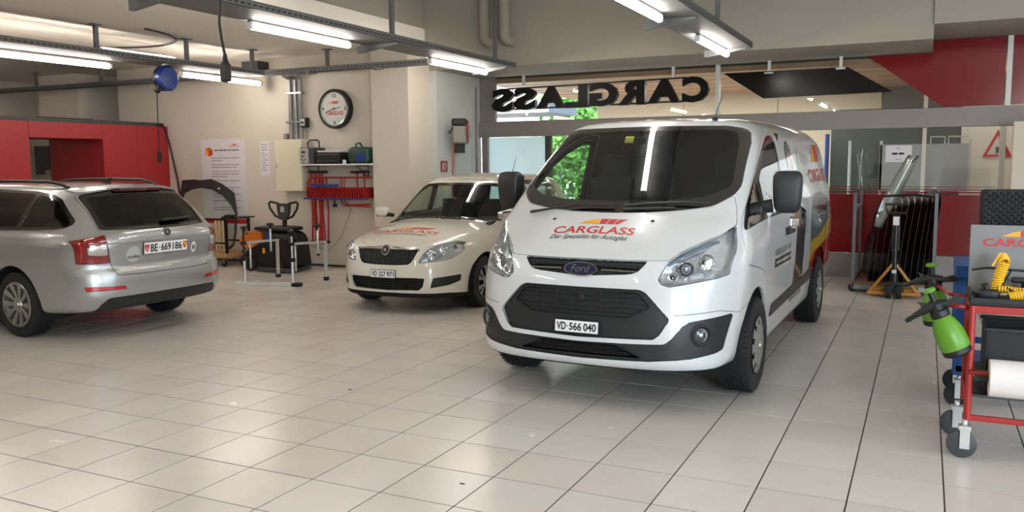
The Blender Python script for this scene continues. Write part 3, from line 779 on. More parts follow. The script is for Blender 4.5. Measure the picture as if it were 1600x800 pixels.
def plate_obj(root, name, cx, cy, cz, w_, h, tilt, yaw, txt, groups, extra=None, label=None, frame=True):
    """number plate: local u across, v up; faces +x (yaw=0) or -x (yaw=pi)"""
    o = part(MB().box(-.006, .004, -w_/2-.006, w_/2+.006, -h/2-.006, h/2+.006, bev=.002), name, M['black'], root)
    o.location = (cx, cy, cz); o.rotation_euler = (0, tilt, yaw)
    part(MB().box(.003, .0065, -w_/2, w_/2, -h/2, h/2, bev=.001), 'plate_face', mat('plate_white', '#e4e5e6', .35, var=.01), o)
    mb = MB()
    for body, u0, u1 in groups:
        hh = .34 if body != '·' else .07
        V, F = fit_text(body, u0*w_, u1*w_, -hh*h, hh*h, bold=.022); solid_text(mb, V, F, lambda u, v, t: (t, -u if False else u, v), .0066, .0078)
    part(mb, 'plate_text', M['inkb'], o)
    return o

def soft(c, r, e=.45, n=28, m=18, taper=None):
    """rounded block (superellipsoid)"""
    mb = MB(); V = []; F = []
    pw = lambda t, k: math.copysign(abs(t)**k, t)
    for i in range(m+1):
        p = -math.pi/2+math.pi*i/m
        for k in range(n):
            a = 2*math.pi*k/n; x, y, z = pw(math.cos(p), e)*pw(math.cos(a), e), pw(math.cos(p), e)*pw(math.sin(a), e), pw(math.sin(p), e)
            if taper: x, y, z = taper(x, y, z)
            V.append((c[0]+r[0]*x, c[1]+r[1]*y, c[2]+r[2]*z))
    for i in range(m):
        for k in range(n): F.append((i*n+k, i*n+(k+1) % n, (i+1)*n+(k+1) % n, (i+1)*n+k))
    mb.add(V, F, True); return mb
def housing(root, B, poly, side0, xs, mid, m, deep=.055, flip=1):
    """bowl behind a lamp lens whose outline is poly (y, z); side0: +1 faces +x, -1 faces -x"""
    A = np.array(poly); P, _ = surf(B, 0, A[:, 0], A[:, 1], xs, side0, -.004); c = A.mean(0); n = len(P)
    V = [tuple(p) for p in P]+[(p[0]-deep*side0, p[1]*.92+c[0]*.08, p[2]*.92+c[1]*.08) for p in P]
    mx = P[:, 0].mean(); V.append((float(mx)-deep*side0*1.1, float(c[0]), float(c[1])))
    F = [(i, (i+1) % n, n+(i+1) % n, n+i) for i in range(n)]+[(n+i, n+(i+1) % n, 2*n) for i in range(n)]
    mb = MB(); mb.add(V, F); return part(mb, 'headlamp_housing', m, root)
# ================= the white van =================
def glassy_paint(name, col, metal=0, rough=.35, flake=0):
    m = mat(name, col, rough, metal, coat=1.0, var=.015, scale=2, spec=.5)
    n = m.node_tree; b = n.nodes['Principled BSDF']; o = [x for x in n.nodes if x.type == 'OUTPUT_MATERIAL'][0]
    g = n.nodes.new('ShaderNodeNewGeometry'); d = n.nodes.new('ShaderNodeBsdfDiffuse'); d.inputs[0].default_value = (.02, .02, .022, 1)
    mx = n.nodes.new('ShaderNodeMixShader'); n.links.new(g.outputs['Backfacing'], mx.inputs[0]); n.links.new(b.outputs[0], mx.inputs[1]); n.links.new(d.outputs[0], mx.inputs[2]); n.links.new(mx.outputs[0], o.inputs[0])
    return m
PW = glassy_paint('white_car_paint', '#cdd0d2'); PF = glassy_paint('cream_white_car_paint', '#d3cfc3'); PS = glassy_paint('silver_car_paint', '#a8a9a9', .6, .33)
G1 = glass('windscreen_glass', (.62, .70, .66), 1.5); G2 = glass('privacy_glass', (.10, .11, .11), 1.52); G3 = glass('side_glass', (.74, .80, .77), 1.5); GL = glass('lamp_lens', (.93, .95, .97), 1.45)
FRIT = mat('black_glass_border', '#0b0c0d', .08, coat=1, var=0)
TRIM = mat('car_plastic', '#202224', .48, var=.05, bump=.05, bscale=300); LINER = mat('wheel_arch_liner', '#0d0e0f', .9)
CAB = mat('car_interior', '#1b1c1e', .8); SEATF = mat('seat_fabric', '#26272a', .9, bump=.1)
LAMPH = mat('lamp_housing', '#dadde0', .2, .7, var=.25, scale=30); CHROME = M['chrome']; ALLOY = mat('wheel_silver', '#9b9c9b', .35, .65, var=.05); STEELW = mat('wheel_steel', '#1c1d1f', .5, .4)
RED = mat('tail_lamp_red', '#76070c', .1, coat=1, var=.15, scale=20); REFL = mat('reflector_red', '#c01818', .2, coat=1, var=.1, scale=60)
UP = lambda c, n: n.z > .1
def vcar(name, label, key, loc, rz):
    return thing(name, label, 'van' if key == 'van' else 'car', (loc[0], loc[1], 0), rz)
VR = vcar('van', 'white panel van with red and yellow side livery, parked facing the camera', 'van', (-1.969, 6.051), -1.602)
sh = Shell(VAN, nt=200, nm=80, nc=40)
fr = lambda c, n: c.x > -.9 and n.x > .12
fl_ = lambda c, n: c.x > .1 and n.x > .02
head = [(.509, .876), (.524, .911), (.563, .992), (.614, 1.038), (.726, 1.100), (.80, 1.130), (.868, 1.186), (.886, 1.093), (.892, 1.03), (.885, .894), (.828, .876), (.701, .853), (.574, .830), (.535, .843)]
grille = [(-.4, .808), (.4, .808), (.44, .792), (.589, .633), (.58, .605), (.53, .524), (.50, .503), (0, .490), (-.50, .503), (-.53, .524), (-.58, .605), (-.589, .633), (-.44, .792)]
band = [(0, .458), (.445, .467), (.568, .472), (.612, .51), (.667, .586), (.707, .613), (.902, .640), (.905, .623), (.868, .42), (.842, .404), (.717, .38), (.459, .359), (0, .350)]
band = band+[(-a, b) for a, b in band[::-1]][1:-1]
ws = [(0, 1.884), (.45, 1.882), (.60, 1.880), (.706, 1.862), (.752, 1.840), (.782, 1.747), (.822, 1.44), (.80, 1.385), (.764, 1.362), (.687, 1.311), (.497, 1.284), (.277, 1.269), (0, 1.264)]
ws = ws+[(-a, b) for a, b in ws[::-1]][1:-1]
wi = [(0, 1.850), (.60, 1.846), (.690, 1.826), (.718, 1.74), (.762, 1.46), (.745, 1.43), (.62, 1.375), (.40, 1.352), (0, 1.342)]
wi = wi+[(-a, b) for a, b in wi[::-1]][1:-1]
slot = [(-.43, .984), (.43, .984), (.385, .926), (.333, .903), (.10, .888), (-.10, .888), (-.333, .903), (-.385, .926)]
hood = [(-.868, 1.19), (-.80, 1.137), (-.726, 1.106), (-.614, 1.044), (-.55, .99), (-.5, .988), (.5, .988), (.55, .99), (.614, 1.044), (.726, 1.106), (.80, 1.137), (.868, 1.19), (.835, 1.30), (.80, 1.378), (.764, 1.356), (.687, 1.305), (.497, 1.278), (.277, 1.263), (-.277, 1.263), (-.497, 1.278), (-.687, 1.305), (-.764, 1.356), (-.80, 1.378), (-.835, 1.30)]
sh.cut('bonnet', rnd(hood, .02), (1, 2), lambda c, n: c.x > -.35 and c.z > .95 and n.x > .1)
sh.cut('windscreen_border', rnd(ws, .03), (1, 2), lambda c, n: c.x > -.9 and n.x > .2)
sh.cut('windscreen', rnd(wi, .05), (1, 2), lambda c, n: c.x > -.9 and n.x > .2)
for P in (head, mir(head)): sh.cut('headlamp', rnd(P, .012), (1, 2), fl_)
sh.cut('badge_slot', rnd(slot, .015), (1, 2), fr)
sh.cut('grille', rnd(grille, .02), (1, 2), fr)
sh.cut('bumper_band', rnd(band, .015), (1, 2), fl_)
sh.cut('lower_grille', rnd([(-.27, .448), (.27, .448), (.30, .43), (.42, .378), (-.42, .378), (-.30, .43)], .01), (1, 2), fr)
sh.cut('lip', [(-1.0, .349), (-.717, .378), (-.459, .357), (0, .348), (.459, .357), (.717, .378), (1.0, .349), (1, .2), (-1, .2)], (1, 2), lambda c, n: False)
# side openings (x, z)
swin = [(.26, 1.155), (.229, 1.19), (.10, 1.30), (-.15, 1.455), (-.45, 1.62), (-.72, 1.735), (-.92, 1.795), (-1.10, 1.82), (-1.22, 1.815), (-1.26, 1.79), (-1.27, 1.72), (-1.27, 1.215), (-1.0, 1.205), (-.4, 1.20)]
sglass = [(-.22, 1.27), (-.22, 1.40), (-.47, 1.575), (-.72, 1.69), (-.94, 1.755), (-1.10, 1.775), (-1.19, 1.765), (-1.215, 1.70), (-1.215, 1.265)]
door = [(.30, 1.16), (.20, 1.24), (-.2, 1.50), (-.55, 1.70), (-.80, 1.80), (-1.05, 1.865), (-1.25, 1.865), (-1.33, 1.84), (-1.345, 1.70), (-1.345, .42), (-1.30, .36), (-.62, .34), (-.50, .40), (-.38, .60), (-.30, .78), (-.12, .86), (.30, .93)]
sdoor = [(-1.37, 1.86), (-2.28, 1.87), (-2.33, 1.84), (-2.33, .60), (-2.33, .38), (-1.37, .36)]
for s_ in (1, -1):
    fs = (lambda c, n, s_=s_: c.y*s_ > .4 and abs(n.y) > .42 and n.x < .8)
    sh.cut('front_door', rnd(door, .03), (0, 2), fs)
    sh.cut('side_window_border', rnd(swin, .02), (0, 2), fs)
    sh.cut('side_window', rnd(sglass, .02), (0, 2), fs)
    if s_ > 0: sh.cut('sliding_door', rnd(sdoor, .04), (0, 2), fs)
    sh.cut('side_moulding', rnd([(-1.10, .40), (-1.16, .50), (-2.33, .585), (-2.33, .50), (-1.45, .42)] if 0 else [(-.56, .44), (-.60, .53), (-2.52, .60), (-2.50, .50)], .015), (0, 2), fs)
sh.cut('underbody', [(-4.3, -1), (1.3, -1), (1.3, .297), (.2, .297), (-.5, .25), (-2.4, .25), (-3.4, .29), (-4.3, .33)], (0, 2), lambda c, n: True)
sh.cut('tail_lamp', rnd([(.84, 1.62), (.94, 1.60), (.98, 1.0), (.86, .98)], .02), (1, 2), lambda c, n: c.x < -3.6 and n.x < -.2)
sh.cut('tail_lamp', rnd(mir([(.84, 1.62), (.94, 1.60), (.98, 1.0), (.86, .98)]), .02), (1, 2), lambda c, n: c.x < -3.6 and n.x < -.2)
for s_ in (1, -1):
    for hx in (0, -2.933):
        arc = [(hx+.405*math.cos(a), .335+.405*math.sin(a)) for a in np.linspace(-.5, math.pi+.5, 40)]+[(hx-.40, .02), (hx+.40, .02)]
        sh.cut('arch', arc, (0, 2), (lambda c, n, s_=s_: c.y*s_ > .58))
vp = sh.finish(VR, dict(bonnet=dict(mat=PW), windscreen_border=dict(mat=FRIT, gap=.001, flange=.01, inset=.002), windscreen=dict(mat=G1, gap=0, flange=.004, inset=.003),
 headlamp=dict(mat=GL, gap=.002, flange=.004, inset=.001), badge_slot=dict(mode='recess', mat=TRIM, depth=.03, dir=(1, 0, 0), gap=0), grille=dict(mode='recess', mat=TRIM, depth=.016, dir=(1, 0, 0), gap=0),
 bumper_band=dict(mode='recess', mat=TRIM, depth=.012, dir=(1, 0, 0), gap=0), lower_grille=dict(mode='recess', mat=M['blackm'], depth=.06, dir=(1, 0, 0), gap=0), front_door=dict(mat=PW),
 side_window_border=dict(mat=FRIT, gap=.001, flange=.02, inset=.003), side_window=dict(mat=G3, gap=0, flange=.003, inset=.006), sliding_door=dict(mat=PW), side_moulding=dict(mat=TRIM, gap=0, inset=-.008, flange=.012),
 arch=dict(mode='delete'), underbody=dict(mat=LINER, gap=0), tail_lamp=dict(mat=RED, gap=.001)), PW, LINER)
# headlamp interiors
def lamp_inner(root, B, poly, depth, dirv, elems, c0, body_mat, sgn=1):
    pass
for s_ in (1, -1):
    P = [(a*s_, b) for a, b in head]; c = np.mean(np.array(P), 0)
    q = [(c[0]+(a-c[0])*.985, c[1]+(b-c[1])*.985) for a, b in rnd(P, .012)]
    A = np.array(q); S0, _n = surf(VAN, 0, A[:, 0], A[:, 1], .2, 1, -.004)
    mid = surf(VAN, 0, [c[0]], [c[1]], .2, 1, -.07)[0][0]
    V = [tuple(p) for p in S0]; n = len(V); V += [tuple(p*.55+np.array([mid[0], p[1], p[2]])*.0+np.array([p[0]-.055, c[0]*.0+p[1]*.96+c[0]*.04, p[2]*.96+c[1]*.04])*.45) for p in S0]
    V = [tuple(p) for p in S0]+[(p[0]-.06, p[1]*.92+c[0]*.08-.02*s_, p[2]*.92+c[1]*.08) for p in S0]+[(float(mid[0])-.01, float(mid[1])-.02*s_, float(mid[2]))]
    F = [(i, (i+1) % n, n+(i+1) % n, n+i) for i in range(n)]+[(n+i, n+(i+1) % n, 2*n) for i in range(n)]
    hm = MB(); hm.add(V, F); hs = part(hm, 'headlamp_housing', LAMPH, VR)
    for (y, z, r, mm) in ((.672, .944, .044, TRIM), (.775, .985, .052, CHROME), (.597, .892, .03, CHROME)):
        p, nn = surf(VAN, 0, [y*s_], [z], .2, 1); p = p[0]-nn[0]*.028
        e = part(MB().lathe([(r+.008, .004), (r+.004, .008), (r, .002), (r*.85, -.012), (r*.3, -.022), (.001, -.024)], 28, 'x'), 'reflector', CHROME, hs)
        e.location = p; e.rotation_euler = (0, 0, math.atan2(nn[0][1], nn[0][0])*.9)
        d = part(MB().sphere((-.006, 0, 0), r*.8, 20, 12, (.4, 1, 1)) if mm is TRIM else MB().sphere((-.01, 0, 0), r*.22, 12, 8), 'projector_lens' if mm is TRIM else 'bulb', mat('projector_glass', '#5b6066', .04, coat=1, var=0) if mm is TRIM else M['white'], hs); d.location = p; d.rotation_euler = e.rotation_euler
    # upper light guide strip
    yy = np.linspace(.56, .80, 12); zz = np.interp(yy, [.56, .614, .726, .80], [.965, 1.015, 1.075, 1.10]); pp, _ = surf(VAN, 0, yy*s_, zz, .2, 1, -.018)
    part(MB().tube([tuple(p) for p in pp], .009, 8), 'light_strip', mat('light_guide', '#7e93a8', .15, .5), hs)
# badge slot bars + badge
def bowbar(name, root, B, y0, y1, zf, r, m, off, n=24, flat=None, label=None):
    yy = np.linspace(y0, y1, n); z = np.array([zf(y) for y in yy]); P, _ = surf(B, 0, yy, z, .2, 1, 0); P[:, 0] += off
    mb = MB()
    if flat is None: mb.tube([tuple(p) for p in P], r, 8)
    else:
        h, d = flat; V = []
        for p in P: V += [(p[0], p[1], p[2]-h), (p[0]+d, p[1], p[2]-h*.6), (p[0]+d, p[1], p[2]+h*.6), (p[0], p[1], p[2]+h)]
        F = [(4*i+k, 4*i+(k+1) % 4, 4*i+4+(k+1) % 4, 4*i+4+k) for i in range(n-1) for k in range(4)]+[(3, 2, 1, 0), (4*n-4, 4*n-3, 4*n-2, 4*n-1)]; mb.add(V, F)
    o = part(mb, name, m, root)
    if label: o['label'] = label
    return o
sl = vp['badge_slot'][0]
bowbar('slot_bar', sl, VAN, -.375, .375, lambda y: .952-.05*abs(y)**2, 0, TRIM, -.022, flat=(.008, .028))
for a, b in ((-.37, -.14), (.14, .37)): bowbar('chrome_bar', sl, VAN, a, b, lambda y: .925-.04*abs(y)**2, 0, CHROME, -.012, flat=(.009, .02), label='chrome bar')
bd = surf(VAN, 0, [0], [.922], .2, 1)[0][0]
def ellip(rx, rz, x0, x1, n=40): return lambda mb: mb.prism([(rx*math.cos(2*math.pi*k/n), rz*math.sin(2*math.pi*k/n)) for k in range(n)], lambda u, v, h: (h, u, v), x0, x1)
bo = part(ellip(.118, .047, -.02, .014)(MB()), 'badge', CHROME, VR, 'chrome-edged dark blue oval badge'); bo.location = (bd[0]+.004, 0, .922); bo.rotation_euler = (0, math.radians(-14), 0)
part(ellip(.110, .040, .010, .0165)(MB()), 'badge_field', mat('badge_blue', '#101c3c', .2, coat=1, var=0), bo)
bt = MB(); V, F = fit_text('Ford', -.068, .068, -.022, .026, shear=.35, bold=.005); solid_text(bt, V, F, lambda u, v, h: (h, u, v), .0165, .019)
part(bt, 'badge_text', CHROME, bo)
# main grille: blades in the upper two thirds, frame, black numberplate carrier below
gr = vp['grille'][0]
gl = [(-.36, .79), (.36, .79), (.405, .775), (.47, .70), (.33, .632), (-.33, .632), (-.47, .70), (-.405, .775)]
A = np.array(rnd(gl, .015)); P, _ = surf(VAN, 0, A[:, 0], A[:, 1], .2, 1, 0)
mb = MB(); n = len(P); mb.add([(p[0]-.008, p[1], p[2]) for p in P]+[(p[0]-.05, p[1], p[2]) for p in P], [(i, (i+1) % n, n+(i+1) % n, n+i) for i in range(n)]+[tuple(range(n, 2*n))]); 
gm = part(mb, 'grille_opening', M['blackm'], gr)
# lay the opening in front of the recessed face as a dark well
gm.location.x = .012
for z in (.775, .745, .712, .680, .650):
    hw = min(np.interp(z, [.632, .70, .775, .79], [.33, .47, .405, .36]), .44)-.01
    bowbar('grille_blade', gr, VAN, -hw, hw, lambda y, z=z: z+.0*abs(y), 0, TRIM, -.012, flat=(.006, .014))
for y in (-.30, -.15, 0, .15, .30): part(MB().box(-.012, .0, -.004, .004, -.075, .075), 'grille_rib', TRIM, gr).location = (float(surf(VAN, 0, [y], [.71], .2, 1)[0][0][0])-.006, y, .712)
p = surf(VAN, 0, [.02], [.745], .2, 1)[0][0]; part(MB().lathe([(.022, 0), (.022, .012), (.016, .014), (.001, .014)], 20, 'x', (p[0]-.006, .02, .745)), 'towing_cap', TRIM, gr)
pp = surf(VAN, 0, [0], [.553], .2, 1)[0][0]
plate_obj(VR, 'number_plate', float(pp[0])+.008, .0, .554, .30, .075, math.radians(-6), 0, '', (('VD', -.46, -.24), ('·', -.215, -.19), ('566', -.165, .12), ('040', .165, .46)))
# lower intake louvres
lg = vp['lower_grille'][0]
for z in (.435, .42, .405, .392): bowbar('grille_blade', lg, VAN, -.34, .34, lambda y, z=z: z, 0, TRIM, -.02, flat=(.003, .012))
# fog lamps
for s_ in (1, -1):
    p = surf(VAN, 0, [.775*s_], [.526], .2, 1)[0][0]
    o = part(MB().lathe([(.075, -.012), (.06, -.002), (.045, -.014), (.043, -.03), (.001, -.035)], 28, 'x'), 'fog_lamp', TRIM, VR); o.location = (p[0]+.010, .775*s_, .526); o.rotation_euler = (0, 0, math.radians(38)*s_)
    part(MB().lathe([(.042, -.016), (.03, -.024), (.014, -.026), (.011, -.014), (.001, -.012)], 24, 'x'), 'reflector', LAMPH, o)
    part(MB().lathe([(.001, -.008), (.03, -.010), (.042, -.016)], 24, 'x'), 'lens', GL, o)
# chin below the band
# tow-hole dots on the bonnet (washer jets)
for y in (-.379, .345):
    p, nn = surf(VAN, 2, [.478], [y], .8, 1); part(MB().sphere(tuple(p[0]), .014, 12, 8, (1.3, .9, .6)), 'washer_jet', TRIM, VR)
# bonnet logo: u across (+y), v up the bonnet (-x)
bn = vp['bonnet'][0]
f = lambda u, v: (.66-v, u)
def logo_on(root, B, fn, u0, u1, v0, ht, ax, c0, sg, k=1):
    """wedge + word mark; fn maps (u,v)"""
    W = u1-u0
    dtext('logo_text', B, 'CARGLASS', u0, u1, v0, v0+ht, fn, ax, c0, sg, M['logored'], root, bold=.018)
    for nm, P in LOGO:
        drape('logo_wedge', B, [fn(u0+W*(.27+.58*a), v0+ht*1.35+ht*.8*b) for a, b in P], [tuple(range(len(P)))], ax, c0, sg, M[nm], root)
logo_on(bn, VAN, f, -.325, .262, .020, .072, 2, .8, 1)
dtext('slogan', VAN, 'Der Spezialist für Autoglas', -.325, .235, -.044, .010, f, 2, .8, 1, M['inkb'], bn, shear=.35, bold=.006)
# roof lettering strip
f2 = lambda u, v: (-.545-v, u)
dtext('roof_text', VAN, 'www.carglass.ch', -.22, .30, -.02, .03, f2, 2, 1.0, 1, M['inkb'], vp['body'][0], shear=.3, bold=.012)
# seam between bumper and wing
for s_ in (1, -1):
    yz = [(.62, .655), (.72, .662), (.85, .672), (.90, .655), (.918, .640), (.928, .640), (.936, .658), (.942, .672)]
    Pn = [(a*s_, b+.002) for a, b in yz]+[(a*s_, b-.002) for a, b in yz[::-1]]
    drape('bumper_seam', VAN, Pn, [tuple(range(len(Pn)))], 0, -.4, 1, M['ink'], vp['body'][0], off=.001, step=.03)
# wipers
def wiper(root, B, pts, m, up=.02):
    A = np.array(pts, float); P, N = surf(B, 2, A[:, 0], A[:, 1], .9, 1, up); mb = MB(); mb.tube([tuple(p) for p in P], [.011]+[.008]*(len(P)-1), 8); return part(mb, 'wiper', m, root)
wiper(VR, VAN, [(.36, .10), (.33, .25), (.27, .52), (.24, .66)], TRIM); wiper(VR, VAN, [(.36, -.62), (.37, -.45), (.35, -.2), (.355, .02)], TRIM, .022)
wiper(VR, VAN, [(.385, .1), (.36, .3), (.33, .45)], TRIM, .012)
# mirrors
for s_ in (1, -1):
    mm = soft((0, 0, 0), (.07, .098, .148), .42, taper=lambda x, y, z: (x*(1-.25*z*z), y*(1+.08*z), z))
    o = part(mm, 'door_mirror', TRIM, VR); o.location = (-.22, 1.095*s_, 1.395); o.rotation_euler = (0, math.radians(3), math.radians(10)*s_)
    part(MB().box(-.078, -.070, -.085, .085, -.01, .115, bev=.004), 'mirror_glass', CHROME, o); part(MB().box(-.078, -.070, -.08, .08, -.115, -.03, bev=.004), 'mirror_glass', CHROME, o)
    part(MB().tube([(-.02, -.10*s_, -.10), (-.03, -.2*s_, -.115), (-.05, -.30*s_, -.12)], [.05, .042, .055], 12).box(-.10, .09, min(-.30*s_, -.16*s_), max(-.30*s_, -.16*s_), -.155, -.09, bev=.02), 'mirror_arm', TRIM, o)
    part(MB().box(-.03, .095, .05*s_-.03, .05*s_+.03, -.235, -.175, bev=.012), 'indicator', CHROME, o)
    p = surf(VAN, 1, [-1.18], [1.02], 0, s_)[0][0]
    part(MB().box(-1.26, -1.06, min(p[1], p[1]+.045*s_), max(p[1], p[1]+.045*s_), 1.03, 1.065, bev=.012).box(-1.27, -1.05, min(p[1]-.02*s_, p[1]+.004*s_), max(p[1]-.02*s_, p[1]+.004*s_), 1.015, 1.08, bev=.004), 'door_handle', TRIM, VR)
    for hx in (0, -2.933):
        wheel(VR, hx, .855*s_, .335, .335, .215, 'van', s_, (ALLOY, STEELW)); wheel_well(VR, hx, .335, .415, .60, .93, s_, LINER)
p = surf(VAN, 2, [-.61], [.475], 1.0, 1)[0][0]
an = part(MB().lathe([(.001, .03), (.014, .026), (.022, .01), (.024, 0)], 16, 'z', tuple(p)), 'antenna', TRIM, VR); part(MB().tube([(p[0], p[1], p[2]+.02), (p[0]-.10, p[1], p[2]+.11), (p[0]-.22, p[1], p[2]+.2)], [.005, .004, .003], 8), 'mast', TRIM, an)
# cab: floor, dashboard, bulkhead, seats, wheel
part(MB().box(-1.5, .35, -.84, .84, .45, .52), 'cab_floor', CAB, VR)
dm = MB(); dm.prism([(.16, .90), (.16, 1.20), (.02, 1.235), (-.12, 1.20), (-.17, 1.02), (-.02, .8)], lambda u, v, h: (u, h, v), -.76, .76); part(dm, 'dashboard', CAB, VR)
part(MB().box(-1.42, -1.38, -.80, .80, .5, 1.84), 'bulkhead', CAB, VR)
for y in (.48, -.12, -.52): seat(VR, -.88, y, .78, SEATF, 1.0, .46 if y > 0 else .40)
steering(VR, -.28, .46, 1.2, CAB)
part(MB().box(-.44, -.38, -.09, .09, 1.66, 1.76, bev=.02).box(-.40, -.24, -.03, .03, 1.72, 1.80, bev=.01), 'sensor_pod', CAB, VR)
part(MB().box(-.01, .0, -.035, .035, -.03, .03), 'sticker', mat('vignette', '#b9b548', .5), VR)
st = [o for o in VR.children if o.name.startswith('sticker')][0]; q = surf(VAN, 0, [-.10], [1.785], -1.0, 1)[0][0]; st.location = (float(q[0])-.012, -.10, 1.785); st.rotation_euler = (0, math.radians(-38), 0)
# side livery (left flank, x runs backwards): yellow and red sweep on the rear quarter, dark figure print, lettering
bd0 = vp['body'][0]; sd = vp['sliding_door'][0]; fd = [o for o in vp['front_door'] if np.mean([v.co.y for v in o.data.vertices]) > 0][0]
LY = mat('livery_yellow', '#dfb935', .3, coat=1, var=.02); LR = mat('livery_red', '#c42a2a', .3, coat=1, var=.02); LG = mat('livery_grey', '#6f7378', .35, coat=1, var=.1, scale=5); LS = mat('livery_pale', '#b9c0c8', .35, coat=1, var=.15, scale=4); LK = mat('livery_suit', '#2a2b33', .35, coat=1, var=.2, scale=6); LF = mat('livery_skin', '#b88468', .4, coat=1, var=.1)
def side(name, P, m, root, off=.002): return drape(name, VAN, P, [tuple(range(len(P)))], 1, 0, 1, m, root, off=off, step=.05)
side('yellow_band', [(-2.36, .86), (-2.9, .90), (-3.5, .99), (-3.95, 1.06), (-3.97, .86), (-3.4, .80), (-2.9, .76), (-2.36, .66)], LY, bd0)
side('red_band', [(-2.36, .655), (-2.48, .70), (-2.62, .755), (-2.9, .76), (-3.4, .80), (-3.97, .86), (-3.97, .55), (-3.36, .50), (-3.30, .66), (-3.12, .745), (-2.93, .765), (-2.72, .735), (-2.58, .65), (-2.52, .54), (-2.36, .45)], LR, bd0, .0035)
side('figure_print', [(-1.62, 1.12), (-1.56, .9), (-1.50, .6), (-1.44, .42), (-2.02, .42), (-1.96, .7), (-2.0, .95), (-2.1, 1.16), (-1.86, 1.22)], LK, sd)
side('figure_print', [(-1.50, 1.20), (-1.56, 1.10), (-1.72, 1.02), (-1.80, 1.10), (-1.66, 1.24)], LF, sd, .004)
side('figure_print', [(-1.60, 1.43), (-1.58, 1.62), (-1.66, 1.72), (-1.80, 1.70), (-1.86, 1.56), (-1.82, 1.40), (-1.70, 1.34)], LF, sd)
side('figure_print', [(-1.57, 1.60), (-1.60, 1.72), (-1.72, 1.79), (-1.84, 1.74), (-1.84, 1.66), (-1.72, 1.70), (-1.63, 1.66)], LK, sd, .004)
side('figure_print', [(-1.52, 1.24), (-1.60, 1.36), (-1.78, 1.36), (-2.05, 1.30), (-2.22, 1.18), (-2.18, .95), (-2.0, .95), (-2.1, 1.16), (-1.86, 1.22)], LS, sd, .003)
side('glass_print', [(-2.05, 1.42), (-2.16, 1.72), (-2.24, 1.74), (-2.30, 1.30), (-2.28, 1.10)], LS, sd)
side('car_print', [(-2.36, .98), (-2.42, 1.12), (-2.60, 1.24), (-2.85, 1.30), (-3.2, 1.30), (-3.6, 1.22), (-3.9, 1.14), (-3.9, 1.06), (-3.4, .97), (-2.9, .885), (-2.36, .86)], LG, bd0, .003)
side('car_print', [(-2.7, 1.13), (-3.0, 1.22), (-3.5, 1.18), (-3.5, 1.12), (-3.0, 1.04)], mat('livery_dark', '#23252a', .3, coat=1), bd0, .005)
fs_ = lambda u, v: (-u, v)
for nm, P in LOGO: drape('logo_wedge', VAN, [fs_(2.95+.55*a, 1.60+.17*b) for a, b in P], [tuple(range(len(P)))], 1, 0, 1, M[nm], bd0, off=.003)
dtext('logo_text', VAN, 'CARGLASS', 2.62, 3.75, 1.40, 1.53, fs_, 1, 0, 1, M['logored'], bd0, bold=.02, off=.003)
dtext('phone_number', VAN, '0800 818 118', .62, 1.29, .89, .945, fs_, 1, 0, 1, mat('livery_olive', '#4d5a45', .4), fd, bold=.012)
side('web_strip', [(-.61, .805), (-.61, .872), (-1.30, .872), (-1.30, .805)], M['inkb'], fd)
dtext('web_address', VAN, 'www.carglass.ch', .65, 1.26, .820, .858, fs_, 1, 0, 1, M['white'], fd, bold=.012, off=.0045)
side('yellow_band', [(-1.40, 1.955), (-1.46, 1.955), (-1.50, 1.88), (-1.42, 1.80), (-1.39, 1.86)], LY, bd0)
# ================= the small white hatchback =================
FR = thing('hatchback', 'small white hatchback with a red word mark on its bonnet, behind the van', 'car', (-5.225, 8.42, 0), -1.543)
sh = Shell(FAB, nt=170, nm=66, nc=34)
fx = lambda c, n: c.x > .0 and n.x > .1
both = lambda P: P+[(-a, b) for a, b in P[::-1]]
fhead = [(.393, .578), (.425, .646), (.47, .700), (.535, .744), (.65, .780), (.72, .762), (.742, .70), (.728, .655), (.706, .628), (.665, .597), (.569, .578), (.437, .562), (.40, .564)]
fgr = both([(0, .700), (.20, .699), (.375, .693), (.332, .594), (.305, .56), (.27, .545), (.13, .538), (0, .537)])
fgr = [p for i, p in enumerate(fgr) if p != fgr[i-1]]
fchr = both([(0, .742), (.08, .728), (.2, .722), (.385, .706), (.395, .690), (.20, .698), (0, .698)]); fchr = [p for i, p in enumerate(fchr) if p != fchr[i-1]]
flow = [(-.465, .40), (-.378, .404), (-.15, .402), (.15, .402), (.378, .404), (.465, .40), (.442, .311), (.397, .272), (0, .262), (-.397, .272), (-.442, .311)]
ffog = [(.547, .402), (.734, .422), (.728, .357), (.67, .322), (.518, .297)]
fws = [(0, 1.372), (.35, 1.370), (.595, 1.352), (.64, 1.25), (.70, 1.05), (.735, .95), (.73, .935), (.361, .944), (0, .948)]; fws = both(fws); fws = [p for i, p in enumerate(fws) if p != fws[i-1]]
fwi = [(0, 1.345), (.35, 1.343), (.555, 1.325), (.60, 1.24), (.655, 1.06), (.68, .985), (.361, .978), (0, .98)]; fwi = both(fwi); fwi = [p for i, p in enumerate(fwi) if p != fwi[i-1]]
sh.cut('windscreen_border', rnd(fws, .02), (1, 2), lambda c, n: c.x > -1.35 and c.z > .9 and n.x > .25)
sh.cut('windscreen', rnd(fwi, .03), (1, 2), lambda c, n: c.x > -1.35 and c.z > .9 and n.x > .25)
